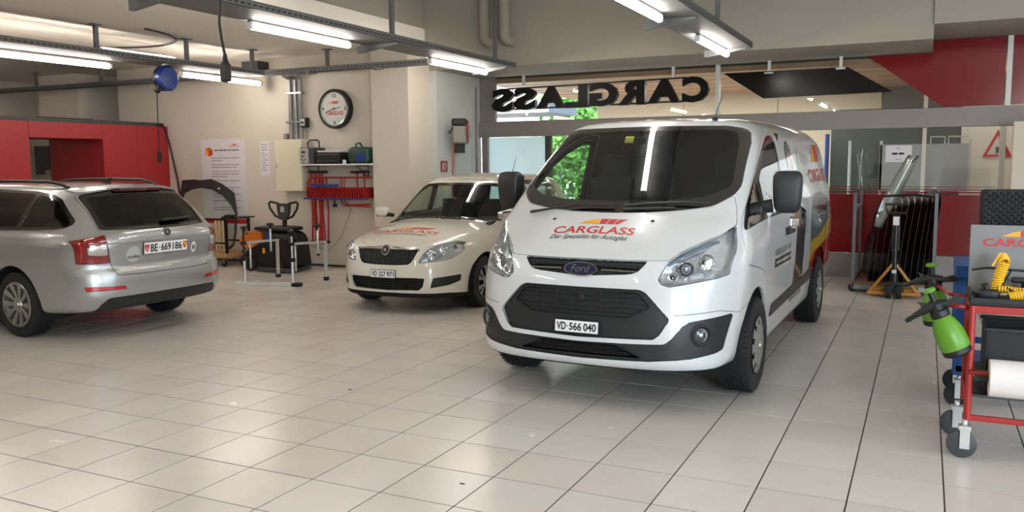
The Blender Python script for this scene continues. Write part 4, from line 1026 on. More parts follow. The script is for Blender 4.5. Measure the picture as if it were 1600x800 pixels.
# bonnet outline seen from above (x, y)
bon = [(-.30, .62), (.10, .60), (.42, .50), (.62, .42), (.72, .30), (.745, .10), (.745, -.10), (.72, -.30), (.62, -.42), (.42, -.50), (.10, -.60), (-.30, -.62), (-.36, -.3), (-.385, 0), (-.36, .3)]
sh.cut('bonnet', rnd(bon, .03), (0, 1), lambda c, n: n.z > .3 and c.z > .66 and c.x > -.55)
for P in (fhead, mir(fhead)): sh.cut('headlamp', rnd(P, .012), (1, 2), lambda c, n: c.x > .1 and n.x > .02)
sh.cut('grille', rnd(fgr, .012), (1, 2), fx); sh.cut('grille_trim', rnd(fchr, .006), (1, 2), fx)
sh.cut('lower_grille', rnd(flow, .012), (1, 2), fx)
for P in (ffog, mir(ffog)): sh.cut('fog_blank', rnd(P, .01), (1, 2), lambda c, n: c.x > .1 and n.x > .05)
fdoor = [(-.28, .86), (-.26, .60), (-.32, .38), (-.42, .28), (-1.42, .28), (-1.46, .50), (-1.47, .95), (-1.42, 1.36), (-1.10, 1.33), (-.78, 1.13), (-.50, .95)]
fwin = [(-.44, .955), (-.60, .965), (-2.45, 1.0), (-2.62, 1.06), (-2.5, 1.30), (-2.2, 1.37), (-1.6, 1.395), (-1.25, 1.37), (-1.05, 1.28), (-.78, 1.12)]
fgl = [(-.80, 1.0), (-.80, 1.08), (-1.06, 1.24), (-1.25, 1.325), (-1.40, 1.345), (-1.42, 1.01)]
fgl2 = [(-1.53, 1.01), (-1.52, 1.35), (-1.9, 1.345), (-2.25, 1.31), (-2.30, 1.03)]
for s_ in (1, -1):
    fs = (lambda c, n, s_=s_: c.y*s_ > .4 and abs(n.y) > .5)
    sh.cut('front_door', rnd(fdoor, .03), (0, 2), fs); sh.cut('side_window_border', rnd(fwin, .02), (0, 2), fs)
    sh.cut('side_window', rnd(fgl, .02), (0, 2), fs); sh.cut('side_window', rnd(fgl2, .02), (0, 2), fs)
sh.cut('rear_window', rnd([(-.48, 1.36), (.48, 1.36), (.58, 1.03), (-.58, 1.03)], .04), (1, 2), lambda c, n: c.x < -2.6 and n.x < -.3)
for P in ([(.52, 1.02), (.70, 1.02), (.76, .74), (.56, .74)],): 
    for Q in (P, mir(P)): sh.cut('tail_lamp', rnd(Q, .02), (1, 2), lambda c, n: c.x < -2.4 and n.x < -.1)
sh.cut('underbody', [(-3.5, -1), (1.2, -1), (1.2, .235), (.60, .235), (.2, .20), (-2.3, .20), (-3.5, .27)], (0, 2), lambda c, n: True)
for s_ in (1, -1):
    for hx in (0, -2.451):
        arc = [(hx+.335*math.cos(a), .29+.335*math.sin(a)) for a in np.linspace(-.5, math.pi+.5, 36)]+[(hx-.33, .02), (hx+.33, .02)]
        sh.cut('arch', arc, (0, 2), (lambda c, n, s_=s_: c.y*s_ > .48))
fp = sh.finish(FR, dict(bonnet=dict(mat=PF), windscreen_border=dict(mat=FRIT, gap=.001, flange=.01, inset=.002), windscreen=dict(mat=G1, gap=0, flange=.004, inset=.003), headlamp=dict(mat=GL, flange=.004, inset=.001),
 grille=dict(mode='recess', mat=M['blackm'], depth=.05, dir=(1, 0, 0), gap=0), grille_trim=dict(mat=CHROME, gap=0, inset=-.006, flange=.012), lower_grille=dict(mode='recess', mat=M['blackm'], depth=.05, dir=(1, 0, 0), gap=0),
 fog_blank=dict(mode='recess', mat=TRIM, depth=.02, dir=(1, 0, 0), gap=0), front_door=dict(mat=PF), side_window_border=dict(mat=FRIT, gap=.001, inset=.002), side_window=dict(mat=G3, gap=0, inset=.004, flange=.003),
 rear_window=dict(mat=G3, gap=.001, inset=.002, flange=.01), tail_lamp=dict(mat=RED, gap=.001), underbody=dict(mat=LINER, gap=0), arch=dict(mode='delete')), PF, LINER)
for s_ in (1, -1):
    hs = housing(FR, FAB, [(a*s_, b) for a, b in rnd(fhead, .012)], 1, -.05, None, LAMPH, .05)
    for y, z, r in ((.50, .645, .05), (.60, .69, .045), (.675, .72, .03)):
        p = surf(FAB, 0, [y*s_], [z], -.05, 1)[0][0]
        part(MB().lathe([(r+.004, .0), (r, .006), (r*.8, -.018), (r*.3, -.03), (.001, -.032)], 24, 'x', (p[0]-.035, y*s_, z)), 'reflector', CHROME, hs)
        part(MB().sphere((p[0]-.045, y*s_, z), .012, 10, 6), 'bulb', M['orange'] if y > .65 else M['white'], hs)
    mm = part(soft((0, 0, 0), (.07, .105, .062), .7), 'door_mirror', PF, FR, 'white door mirror'); mm.location = (-.56, .905*s_, 1.02); mm.rotation_euler = (0, 0, math.radians(12)*s_)
    part(MB().box(-.05, .02, -.09, .08, -.065, -.045, bev=.008).bar((-.01, -.09*s_, -.03), (-.01, -.17*s_, -.045), .05, .04), 'mirror_foot', TRIM, mm)
    for hx in (0, -2.451):
        wheel(FR, hx, .715*s_, .29, .29, .175, 'fab', s_, (ALLOY, STEELW)); wheel_well(FR, hx, .29, .345, .50, .79, s_, LINER)
    p = surf(FAB, 1, [-1.3], [.86], 0, s_)[0][0]; part(MB().box(-1.4, -1.22, min(p[1], p[1]+.035*s_), max(p[1], p[1]+.035*s_), .855, .88, bev=.01), 'door_handle', PF, FR)
g = fp['grille'][0]
for k in range(25):
    y = -.34+.68*k/24; zt = np.interp(abs(y), [0, .375], [.693, .685]); zb = np.interp(abs(y), [0, .13, .27, .31, .34], [.543, .544, .55, .58, .62])
    x = float(surf(FAB, 0, [y], [.62], -.05, 1)[0][0][0]); x2 = float(surf(FAB, 0, [y], [.69], -.05, 1)[0][0][0]); mb = MB(); mb.bar((x-.012+(x-x2)*(.62-zb)/.07*.3, y, zb), (x2-.012, y, zt), .006, .02); part(mb, 'slat', TRIM, g)
lo = fp['lower_grille'][0]
for z in (.375, .345, .315, .288): bowbar('grille_blade', lo, FAB, -.43, .43, lambda y, z=z: z, 0, TRIM, -.015, flat=(.003, .01))
for k in range(9): 
    y = -.4+.1*k; x = float(surf(FAB, 0, [y], [.34], -.05, 1)[0][0][0]); part(MB().box(x-.02, x-.014, y-.003, y+.003, .275, .395), 'grille_rib', TRIM, lo)
x = float(surf(FAB, 0, [0], [.69], -.05, 1)[0][0][0])
bo = part(ellip(.052, .060, -.01, .016)(MB()), 'badge', CHROME, FR, 'round chrome badge with a winged emblem'); bo.location = (x+.004, 0, .690); bo.rotation_euler = (0, math.radians(-18), 0)
part(ellip(.040, .046, .012, .0175)(MB()), 'badge_field', mat('badge_dark', '#1a1e1c', .3), bo)
ar = MB()
ar.prism([(-.022, -.012), (.004, -.012), (.004, -.026), (.010, -.026), (.010, .028), (.004, .028), (-.008, .014), (-.022, .010)], lambda u, v, h: (h, u, v), .0175, .021); part(ar, 'winged_arrow', CHROME, bo)
plate_obj(FR, 'number_plate', float(surf(FAB, 0, [0], [.44], -.05, 1)[0][0][0])+.010, -.005, .440, .30, .078, math.radians(-3), 0, '', (('VD', -.46, -.24), ('·', -.215, -.19), ('227', -.165, .12), ('971', .165, .46)))
f = lambda u, v: (.395-v, u)
logo_on(fp['bonnet'][0], FAB, f, -.475, .385, .03, .105, 2, .5, 1)
dtext('slogan', FAB, 'Der Spezialist für Autoglas', -.37, .305, -.055, .005, f, 2, .5, 1, M['inkb'], fp['bonnet'][0], shear=.35, bold=.004)
dtext('roof_text', FAB, 'www.carglass.ch', -.32, .28, 0, .055, lambda u, v: (-1.08-v, u), 2, .8, 1, M['inkb'], fp['body'][0], shear=.3, bold=.012)
wiper(FR, FAB, [(-.36, .05), (-.40, .25), (-.46, .5), (-.49, .62)], TRIM, .018); wiper(FR, FAB, [(-.45, -.62), (-.42, -.4), (-.40, -.15), (-.38, .0)], TRIM, .018)
p = surf(FAB, 2, [-2.55], [0], .9, 1)[0][0]
an = part(MB().lathe([(.001, .025), (.012, .022), (.02, .008), (.024, 0)], 14, 'z', tuple(p)), 'antenna', TRIM, FR); part(MB().tube([(p[0], p[1], p[2]+.015), (p[0]-.14, p[1], p[2]+.24)], [.005, .003], 8), 'mast', TRIM, an)
# interior
part(MB().box(-2.7, -.1, -.66, .66, .28, .36), 'cabin_floor', CAB, FR)
dm = MB(); dm.prism([(-.35, .60), (-.38, .90), (-.60, .95), (-.80, .90), (-.85, .72), (-.6, .55)], lambda u, v, h: (u, h, v), -.68, .68); part(dm, 'dashboard', CAB, FR)
for y in (.34, -.34): seat(FR, -1.42, y, .48, SEATF, .95, .48)
rs = part(MB().box(-2.25, -1.75, -.6, .6, .46, .6, bev=.05).box(-2.4, -2.22, -.6, .6, .55, 1.02, bev=.05), 'rear_bench', SEATF, FR)
steering(FR, -.98, .34, .92, CAB, .175)
part(MB().box(-1.0, -.96, -.11, .11, 1.25, 1.32, bev=.015), 'interior_mirror', CAB, FR)
part(MB().box(-.003, .0, -.03, .03, -.03, .03), 'sticker', MATS['vignette'], FR); st = [o for o in FR.children if o.name.startswith('sticker')][0]; q = surf(FAB, 0, [-.2], [1.31], -1.6, 1)[0][0]; st.location = (float(q[0])-.01, -.2, 1.31); st.rotation_euler = (0, math.radians(-50), 0)
# ================= the silver estate =================
OR = thing('estate_car', 'silver estate car seen from behind, standing under the tray with the blue reel', 'car', (-7.669, 6.012, 0), 3.099)
sh = Shell(OCT, nt=180, nm=76, nc=36)
bx = lambda c, n: c.x < -.3 and n.x < -.1
rgl = [(.572, 1.330), (.535, 1.352), (.26, 1.392), (0, 1.398), (-.26, 1.392), (-.535, 1.352), (-.572, 1.330), (-.600, 1.03), (-.3, 1.02), (0, 1.018), (.3, 1.02), (.600, 1.03)]
rgi = [(.535, 1.305), (.50, 1.322), (0, 1.355), (-.50, 1.322), (-.535, 1.305), (-.555, 1.055), (0, 1.045), (.555, 1.055)]
olamp = [(.825, .942), (.72, .965), (.607, .985), (.600, .87), (.574, .729), (.70, .725), (.808, .730)]
ow = [(.748, .875), (.649, .896), (.612, .900), (.606, .87), (.594, .80), (.65, .797), (.74, .809)]
hatch = [(.607, .985), (.600, .87), (.572, .728), (.545, .64), (.53, .612), (.30, .605), (-.30, .605), (-.53, .612), (-.545, .64), (-.572, .728), (-.600, .87), (-.607, .985), (-.612, 1.03), (-.590, 1.34), (-.54, 1.375), (-.26, 1.415), (.26, 1.415), (.54, 1.375), (.590, 1.34), (.612, 1.03)]
sh.cut('tailgate', rnd(hatch, .02), (1, 2), lambda c, n: c.x < -.45 and n.x < -.25)
sh.cut('rear_window_border', rnd(rgl, .02), (1, 2), lambda c, n: c.x < -.3 and n.x < -.3)
sh.cut('rear_window', rnd(rgi, .03), (1, 2), lambda c, n: c.x < -.3 and n.x < -.3)
for P in (olamp, mir(olamp)): sh.cut('tail_lamp', rnd(P, .008), (1, 2), lambda c, n: c.x < -.3 and n.x < -.02)
for P in (ow, mir(ow)): sh.cut('reversing_lamp', rnd(P, .012), (1, 2), lambda c, n: c.x < -.3 and n.x < -.02)
blk = [(.69, .285), (.655, .355), (.607, .405), (.447, .408), (0, .412), (-.447, .408), (-.607, .405), (-.655, .355), (-.69, .285), (-.69, .20), (.69, .20)]
sh.cut('bumper_insert', rnd(blk, .015), (1, 2), lambda c, n: c.x < -.4 and n.x < -.1)
for P in ([(.785, .518), (.77, .480), (.455, .479), (.475, .505)],):
    for Q in (P, mir(P)): sh.cut('reflector', rnd(Q, .006), (1, 2), lambda c, n: c.x < -.4 and n.x < -.02)
qw = [(2.25, 1.0), (1.9, 1.18), (1.55, 1.33), (1.1, 1.395), (.60, 1.392), (0, 1.375), (-.30, 1.345), (-.43, 1.305), (-.52, 1.24), (-.70, 1.12), (-.705, 1.085), (-.66, 1.06), (-.56, 1.035), (.2, 1.015), (1.2, 1.0)]
g1 = [(-.10, 1.345), (-.28, 1.318), (-.40, 1.285), (-.48, 1.22), (-.65, 1.115), (-.66, 1.09), (-.55, 1.06), (-.02, 1.05)]
g2 = [(.04, 1.05), (-.02, 1.35), (.60, 1.365), (.72, 1.36), (.78, 1.035)]
g3 = [(.90, 1.035), (.86, 1.358), (1.1, 1.362), (1.5, 1.30), (1.85, 1.15), (1.98, 1.05)]
rdoor = [(.30, 1.02), (.33, .95), (.40, .80), (.46, .62), (.62, .42), (.82, .33), (1.15, .30), (1.15, 1.01), (.8, 1.012)]
fdoor2 = [(1.18, 1.01), (1.18, .30), (2.2, .30), (2.28, .5), (2.28, .95), (2.2, 1.0)]
for s_ in (1, -1):
    fs = (lambda c, n, s_=s_: c.y*s_ > .35 and abs(n.y) > .5)
    sh.cut('rear_door', rnd(rdoor, .03), (0, 2), fs); sh.cut('front_door', rnd(fdoor2, .03), (0, 2), fs)
    sh.cut('side_window_border', rnd(qw, .02), (0, 2), fs)
    for g_ in (g1, g2, g3): sh.cut('side_window', rnd(g_, .015), (0, 2), fs)
    # round-cornered filler flap on the right flank only
    if s_ < 0: sh.cut('filler_flap', rnd([(-.20, .92), (-.02, .92), (-.02, .78), (-.20, .78)], .04), (0, 2), fs)
sh.cut('windscreen', rnd([(-.56, 1.35), (.56, 1.35), (.72, 1.05), (-.72, 1.05)], .05), (1, 2), lambda c, n: c.x > 1.2 and n.x > .2)
for P in ([(.42, .62), (.45, .74), (.80, .80), (.84, .70), (.7, .60)],):
    for Q in (P, mir(P)): sh.cut('headlamp', rnd(Q, .02), (1, 2), lambda c, n: c.x > 2.6 and n.x > .05)
sh.cut('grille', rnd([(-.38, .74), (.38, .74), (.34, .56), (-.34, .56)], .03), (1, 2), lambda c, n: c.x > 2.9 and n.x > .2)
sh.cut('underbody', [(-1.5, -1), (4, -1), (4, .24), (2, .22), (.4, .22), (-.3, .25), (-.7, .268), (-1.5, .275)], (0, 2), lambda c, n: True)
for s_ in (1, -1):
    for hx in (0, 2.686):
        arc = [(hx+.372*math.cos(a), .315+.372*math.sin(a)) for a in np.linspace(-.5, math.pi+.5, 36)]+[(hx-.36, .02), (hx+.36, .02)]
        sh.cut('arch', arc, (0, 2), (lambda c, n, s_=s_: c.y*s_ > .52))
op = sh.finish(OR, dict(tailgate=dict(mat=PS, gap=.003), rear_window_border=dict(mat=FRIT, gap=.001, flange=.01), rear_window=dict(mat=G2, gap=0, flange=.003, inset=.0005), tail_lamp=dict(mat=RED, gap=.0015), reversing_lamp=dict(mat=mat('reversing_lamp', '#b9b4b4', .12, .5, coat=1, var=.3, scale=40), gap=.0006, label='clear reversing section'),
 bumper_insert=dict(mat=TRIM, gap=.002, inset=.004), reflector=dict(mat=REFL, gap=.0015), rear_door=dict(mat=PS), front_door=dict(mat=PS), side_window_border=dict(mat=FRIT, gap=.001, inset=.002), side_window=dict(mat=G2, gap=0, inset=.005, flange=.004),
 filler_flap=dict(mat=PS), windscreen=dict(mat=G1, inset=.002), headlamp=dict(mat=CHROME, gap=.002), grille=dict(mode='recess', mat=M['blackm'], depth=.04, dir=(1, 0, 0), gap=0), underbody=dict(mat=LINER, gap=0), arch=dict(mode='delete')), PS, LINER)
for s_ in (1, -1):
    for hx in (0, 2.686):
        wheel(OR, hx, .775*s_, .315, .315, .205, 'oct', s_, (mat('alloy_wheel', '#a5a3a0', .3, .8, var=.04), STEELW)); wheel_well(OR, hx, .315, .382, .55, .86, s_, LINER)
    # roof rail: dark bar on two feet
    xs = np.linspace(1.55, -.34, 22); yr = np.interp(xs, [-.34, 0, 1.55], [.50, .535, .56]); P, _ = surf(OCT, 2, xs, yr*s_, .9, 1); t_ = np.linspace(0, 1, 22)
    h = .055*np.clip(np.minimum(t_, 1-t_)*7, 0, 1)**.6; mb = MB(); mb.tube([(p[0], p[1], p[2]+hh) for p, hh in zip(P, h)], .016, 10)
    part(mb, 'roof_rail', M['black'], OR)
    for x in (.86, 1.9): 
        p = surf(OCT, 1, [x-.45], [.90], 0, s_)[0][0]
        hd = part(soft(tuple(p+np.array([0, .018*s_, 0])), (.10, .02, .016), .7), 'door_handle', PS, OR)
    mm = part(soft((0, 0, 0), (.08, .11, .07), .7), 'door_mirror', PS, OR); mm.location = (2.1, .99*s_, 1.05)
    part(MB().bar((.0, -.08*s_, -.03), (.0, -.20*s_, -.05), .05, .04), 'mirror_foot', TRIM, mm)
    # chrome line under the side glass
    xs = np.linspace(2.1, -.62, 30); zz = np.interp(xs, [-.62, -.56, .2, 1.2, 2.1], [1.045, 1.028, 1.008, .993, .99]); P, _ = surf(OCT, 1, xs, zz, 0, s_, .001); mb = MB(); mb.tube([tuple(p) for p in P], .005, 6); part(mb, 'waist_trim', CHROME, OR)
# inner structure of the tail lamps: a darker C-shaped light guide
for s_ in (1, -1):
    for o in [o for o in op['tail_lamp'] if np.mean([v.co.y for v in o.data.vertices])*s_ > 0][:1]:
        P = [(.79*s_, .925), (.70*s_, .942), (.70*s_, .935), (.780*s_, .918), (.772*s_, .76), (.61*s_, .757), (.61*s_, .75), (.782*s_, .752)]
        if s_ < 0: P = P[::-1]
        drape('light_guide', OCT, P, [tuple(range(8))], 0, -.3, -1, mat('tail_lamp_guide', '#b02228', .1, coat=1, var=.1), o, off=.001, step=.05)
# tailgate: plate recess crease, plate, badge, lettering, stickers, wiper, third brake light
tg = op['tailgate'][0]
pl = plate_obj(OR, 'number_plate', -1.052, .012, .835, .50, .108, math.radians(-5)*-1, math.pi, '', (('BE', -.36, -.20), ('·', -.165, -.145), ('669', -.12, .105), ('186', .15, .37)))
sm = MB(); sm.prism([(-.245+.0, .036), (-.195, .036), (-.195, 0), (-.22, -.036), (-.245, 0)], lambda u, v, h: (h, u*1.0, v), .0066, .0078); part(sm, 'shield', M['logored'], pl, 'small red shield with a white cross')
sm = MB(); sm.box(.0078, .0086, -.228, -.212, -.005, .005+.0).box(.0078, .0086, -.2235, -.2165, -.013, .013); part(sm, 'cross', M['white'], pl)
sm = MB(); sm.prism([(.197, .036), (.243, .036), (.243, 0), (.22, -.036), (.197, 0)], lambda u, v, h: (h, u, v), .0066, .0078); part(sm, 'shield', M['logored'], pl, 'small yellow and red canton shield')
sm = MB(); sm.prism([(.199, .030), (.216, .034), (.241, .010), (.241, -.004), (.232, -.016), (.199, .016)], lambda u, v, h: (h, u, v), .0078, .0084); part(sm, 'shield_stripe', M['logoyel'], pl)
q = surf(OCT, 0, [0], [.972], 0, -1)[0][0]
bo = part(ellip(.044, .044, -.01, .014)(MB()), 'badge', CHROME, OR, 'round chrome badge with a winged emblem'); bo.location = (q[0], 0, .974); bo.rotation_euler = (0, math.radians(-6), math.pi)
part(ellip(.034, .034, .012, .0155)(MB()), 'badge_field', MATS['badge_dark'], bo)
ar = MB(); ar.prism([(-.018, -.010), (.003, -.010), (.003, -.022), (.008, -.022), (.008, .023), (.003, .023), (-.007, .012), (-.018, .008)], lambda u, v, h: (h, u, v), .0155, .019); part(ar, 'winged_arrow', CHROME, bo)
fo = lambda u, v: (-u, v)
dtext('maker_lettering', OCT, 'SKODA', -.56, -.44, .938, .957, fo, 0, 0, -1, CHROME, tg, bold=.01, off=.004)
dtext('model_lettering', OCT, 'TDI', .43, .50, .938, .957, fo, 0, 0, -1, CHROME, tg, bold=.01, off=.004)
def rear(name, P, m, off=.002, lab=None): return drape(name, OCT, P, [tuple(range(len(P)))], 0, 0, -1, m, tg, off=off, step=.05, label=lab)
rear('sticker', [(-.335+.06*math.cos(a)*.55, .80+.06*math.sin(a)*.9) for a in np.linspace(0, 2*math.pi, 21)[:-1]], M['white'], lab='round white sticker with two dark figures')
for dy in (-.011, .011): rear('sticker_figure', [(-.335+dy-.006, .775), (-.335+dy+.006, .775), (-.335+dy+.008, .81), (-.335+dy, .828), (-.335+dy-.008, .81)], M['inkb'], .004)
rear('sticker', [(.36+.075*math.cos(a), .79+.075*math.sin(a)) for a in np.linspace(0, 2*math.pi, 24)[:-1]], mat('sticker_pale', '#b9bcbc', .4, .3), lab='pale round sticker with grey lettering')
dtext('sticker_text', OCT, 'cuka', -.42, -.30, .755, .785, fo, 0, 0, -1, M['ink'], tg, shear=.3, bold=.02, off=.004)
# number plate recess: upper lip crease
xs = np.linspace(.60, -.60, 30); P, _ = surf(OCT, 0, xs, np.interp(np.abs(xs), [0, .3, .6], [.918, .916, .905]), 0, -1, .001); mb = MB(); mb.tube([tuple(p) for p in P], .007, 8); part(mb, 'tailgate_lip', PS, OR)
part(MB().box(-1.075, -1.04, -.06, .06, .772, .785, bev=.004), 'plate_clip', CHROME, OR)
xs = np.linspace(.27, -.27, 10); P, _ = surf(OCT, 0, xs, 1.378-.0*xs, 0, -1, .008); mb = MB()
V = []; 
for p in P: V += [(p[0]+.03, p[1], p[2]+.018), (p[0]-.02, p[1], p[2]+.012), (p[0]-.02, p[1], p[2]-.012), (p[0]+.03, p[1], p[2]-.018)]
mb.add(V, [(4*i+k, 4*i+(k+1) % 4, 4*i+4+(k+1) % 4, 4*i+4+k) for i in range(9) for k in range(4)]+[(3, 2, 1, 0), (36, 37, 38, 39)]); part(mb, 'third_brake_light', mat('brake_light_dark', '#4a0c10', .15, coat=1), OR)
# roof spoiler over the rear window
ys_ = np.linspace(.56, -.56, 24); zz = np.interp(np.abs(ys_), [0, .3, .56], [1.408, 1.400, 1.366]); P, _ = surf(OCT, 0, ys_, zz, .1, -1); V = []
for p in P: V += [(p[0]+.10, p[1], p[2]+.026), (p[0]-.035, p[1], p[2]+.004), (p[0]-.03, p[1], p[2]-.012), (p[0]+.06, p[1], p[2]-.01)]
mb = MB(); mb.add(V, [(4*i+k, 4*i+(k+1) % 4, 4*i+4+(k+1) % 4, 4*i+4+k) for i in range(23) for k in range(4)]+[(3, 2, 1, 0), (92, 93, 94, 95)], True); part(mb, 'roof_spoiler', PS, OR)
ys_ = np.linspace(-.02, -.42, 8); P, _ = surf(OCT, 0, ys_, 1.075+.02*np.abs(ys_), .1, -1, .022); mb = MB(); mb.tube([tuple(p) for p in P], [.016, .014, .012, .01, .01, .009, .008, .007], 8); part(mb, 'wiper', TRIM, OR)
p = surf(OCT, 2, [-.22], [0], .9, 1)[0][0]; mb = MB(); mb.prism([(.09, 0), (-.04, 0), (-.07, .055), (-.05, .06), (.0, .02)], lambda u, v, h: (p[0]+u, h, p[2]+v), -.014, .014); part(mb, 'antenna', TRIM, OR)
part(MB().tube([(-1.02, -.40, .36), (-.80, -.40, .36)], .03, 12).tube([(-1.035, -.40, .36), (-1.02, -.40, .36)], .03, 12), 'exhaust', CHROME, OR) if False else None
part(MB().box(-.85, 2.2, -.70, .70, .30, .38), 'cabin_floor', CAB, OR)
part(MB().box(.20, .36, -.62, .62, .4, 1.05, bev=.04), 'rear_bench', SEATF, OR)
for y in (.40, 0, -.40): part(MB().box(.22, .32, y-.12, y+.12, 1.06, 1.24, bev=.04), 'headrest', SEATF, OR)
for y in (.37, -.37): seat(OR, 1.2, y, .5, SEATF, 1, .5)
dm = MB(); dm.prism([(2.1, .6), (2.1, .95), (1.85, .98), (1.7, .9), (1.75, .6)], lambda u, v, h: (u, h, v), -.7, .7); part(dm, 'dashboard', CAB, OR)
# ================= things on and along the back wall =================
Wy = WY
def wb(mb=None): return MB()
# wall clock
t = thing('wall_clock', 'round black-rimmed wall clock with a red word mark on its white dial', 'clock', (-8.235, WY, 2.465))
part(MB().lathe([(.30, 0), (.30, -.085), (.285, -.105), (.262, -.10), (.258, -.085)], 56, 'y'), 'rim', M['black'], t)
part(MB().lathe([(.262, -.080), (.001, -.080)], 56, 'y'), 'dial', mat('dial', '#cfcfc9', .4, var=.02), t)
part(MB().lathe([(.262, -.094), (.258, -.099), (.252, -.097)], 56, 'y'), 'bezel', CHROME, t)
for tx, x, z in (('12', 0, .20), ('3', .21, 0), ('6', 0, -.21), ('9', -.21, 0)):
    V, F = fit_text(tx, x-.018*len(tx), x+.018*len(tx), z-.026, z+.026, bold=.02); part(solid_text(MB(), V, F, lambda u, v, h: (u, -.081-h, v), 0, .002), 'numeral', M['inkb'], t)
V, F = fit_text('CARGLASS', -.15, .17, -.095, -.035, bold=.02); part(solid_text(MB(), V, F, lambda u, v, h: (u, -.081-h, v), 0, .002), 'logo_text', M['logored'], t)
for nm, P in LOGO: part(MB().prism([(-.11+.2*a, .075+.04*b) for a, b in P], lambda u, v, h: (u, -.081-h, v), 0, .002), 'logo_wedge', M[nm], t)
part(MB().bar((.0, -.088, 0), (-.17, -.088, -.055), .012, .004), 'minute_hand', M['inkb'], t); part(MB().bar((0, -.085, 0), (.12, -.085, .02), .016, .004), 'hour_hand', M['inkb'], t)
part(MB().lathe([(.012, -.081), (.012, -.094), (.001, -.094)], 14, 'y'), 'hub', M['inkb'], t)
# electrical cabinet
t = thing('wall_cabinet', 'cream metal fuse cabinet under the bundle of vertical pipes', 'cabinet', (-9.055, WY, 1.2))
part(MB().box(-.265, .265, -.20, 0, 0, .81, bev=.006), 'body', M['cream'], t); part(MB().box(-.262, .262, -.215, -.203, .003, .807, bev=.004), 'door', M['cream'], t)
part(MB().box(-.245, -.225, -.228, -.214, .36, .44, bev=.004), 'handle', M['alu'], t)
# pipes
t = thing('pipe_bundle', 'bundle of grey conduit pipes rising from the cream cabinet to the tray', 'pipes', (-9.01, WY, 2.02))
for k in range(6): part(MB().tube([(-.125+.05*k, -.04-.03*(k % 2), 0), (-.125+.05*k+.004*math.sin(k*2), -.04-.03*(k % 2), .5), (-.125+.05*k, -.04-.03*(k % 2), .93), (-.125+.05*k, -.18, .985)], .021, 10), 'pipe', M['grey'] if k % 3 else M['steel'], t)
for z in (.25, .7): part(MB().box(-.16, .16, -.10, -.02, z, z+.03), 'clamp', M['steel'], t)
tag(MB().box(-9.26, -9.19, WY-.07, WY, 2.02, 2.11, bev=.008).build('junction_box', M['grey']), 'small grey junction box at the foot of the pipe bundle', 'junction box')
t = thing('isolator_switch', 'small black and white isolator switch right of the pipes', 'switch', (-8.84, WY, 2.27))
part(MB().box(-.06, .06, -.09, 0, -.08, .08, bev=.012), 'body', M['black'], t); part(MB().box(-.045, .035, -.10, -.089, -.045, .055, bev=.006), 'face', M['white'], t); part(MB().box(-.02, .02, -.115, -.10, -.02, .02, bev=.004), 'knob', M['black'], t)
part(MB().tube([(-.0, -.03, -.08), (.03, -.03, -.16), (.02, -.02, -.26)], .007), 'cable', M['grey'], t)
tag(MB().box(-9.58, -9.25, 10.25, 10.5, 3.06, 3.2, bev=.01).build('tray_box', M['dgrey']), 'dark grey box standing on the back wall cable tray', 'box')
# poster
t = thing('poster', 'tall white text poster with red foot band on the back wall', 'poster', (-10.615, WY-.004, .59))
part(MB().box(-.485, .485, -.014, 0, 0, 1.46, bev=.003), 'board', mat('poster_board', '#d8d3d6', .5, var=.01), t)
part(MB().box(-.485, .485, -.016, -.0135, .05, .13), 'foot_band', M['logored'], t)
def lines(t, x0, x1, rows, y, h, par, m=M['ink']):
    mb = MB()
    for z, f in rows:
        x = x0
        while x < x0+(x1-x0)*f:
            w_ = random.uniform(.02, .07); mb.box(x, min(x+w_, x1), y-.0015, y, z, z+h); x += w_+.012
    o = part(mb, 'print_lines', m, par); o['kind'] = 'stuff'
lines(t, -.18, .36, [(1.265, 1)], -.0145, .018, t, M['inkb'])
rows = []
z = 1.14
for n_, g in ((2, .4), (2, .9), (3, .5), (2, .3), (2, .8), (2, .3), (2, .1), (2, .7)):
    for k in range(n_): rows.append((z, 1 if k < n_-1 else g)); z -= .042
    z -= .028
lines(t, -.25, .36, rows, -.0145, .010, t)
for nm, P in LOGO: part(MB().prism([(.18+.14*a, 1.355+.02*b) for a, b in P], lambda u, v, h: (u, -.0145-h, v), 0, .002), 'logo_wedge', M[nm], t)
V, F = fit_text('CARGLASS', .14, .37, 1.325, 1.348, bold=.01); part(solid_text(MB(), V, F, lambda u, v, h: (u, -.0145-h, v), 0, .0015), 'logo_text', M['logored'], t)
for k, (mm, P) in enumerate(((M['orange'], [(-.38, 1.30), (-.28, 1.33), (-.22, 1.28), (-.31, 1.25)]), (M['logoyel'], [(-.38, 1.30), (-.31, 1.25), (-.31, 1.17), (-.38, 1.21)]), (M['logored'], [(-.31, 1.25), (-.22, 1.28), (-.22, 1.20), (-.31, 1.17)]))):
    part(MB().prism(P, lambda u, v, h: (u, -.0145-h, v), 0, .002), 'cube_face', mm, t)
t = thing('notice', 'narrow white paper notice taped to the wall right of the poster', 'notice', (-9.71, WY, 1.44))
part(MB().box(-.10, .10, -.004, 0, 0, .56), 'sheet', M['paper'], t); lines(t, -.07, .06, [(.50-.042*k, (1, .6, .8, .4)[k % 4]) for k in range(11)], -.0045, .010, t)
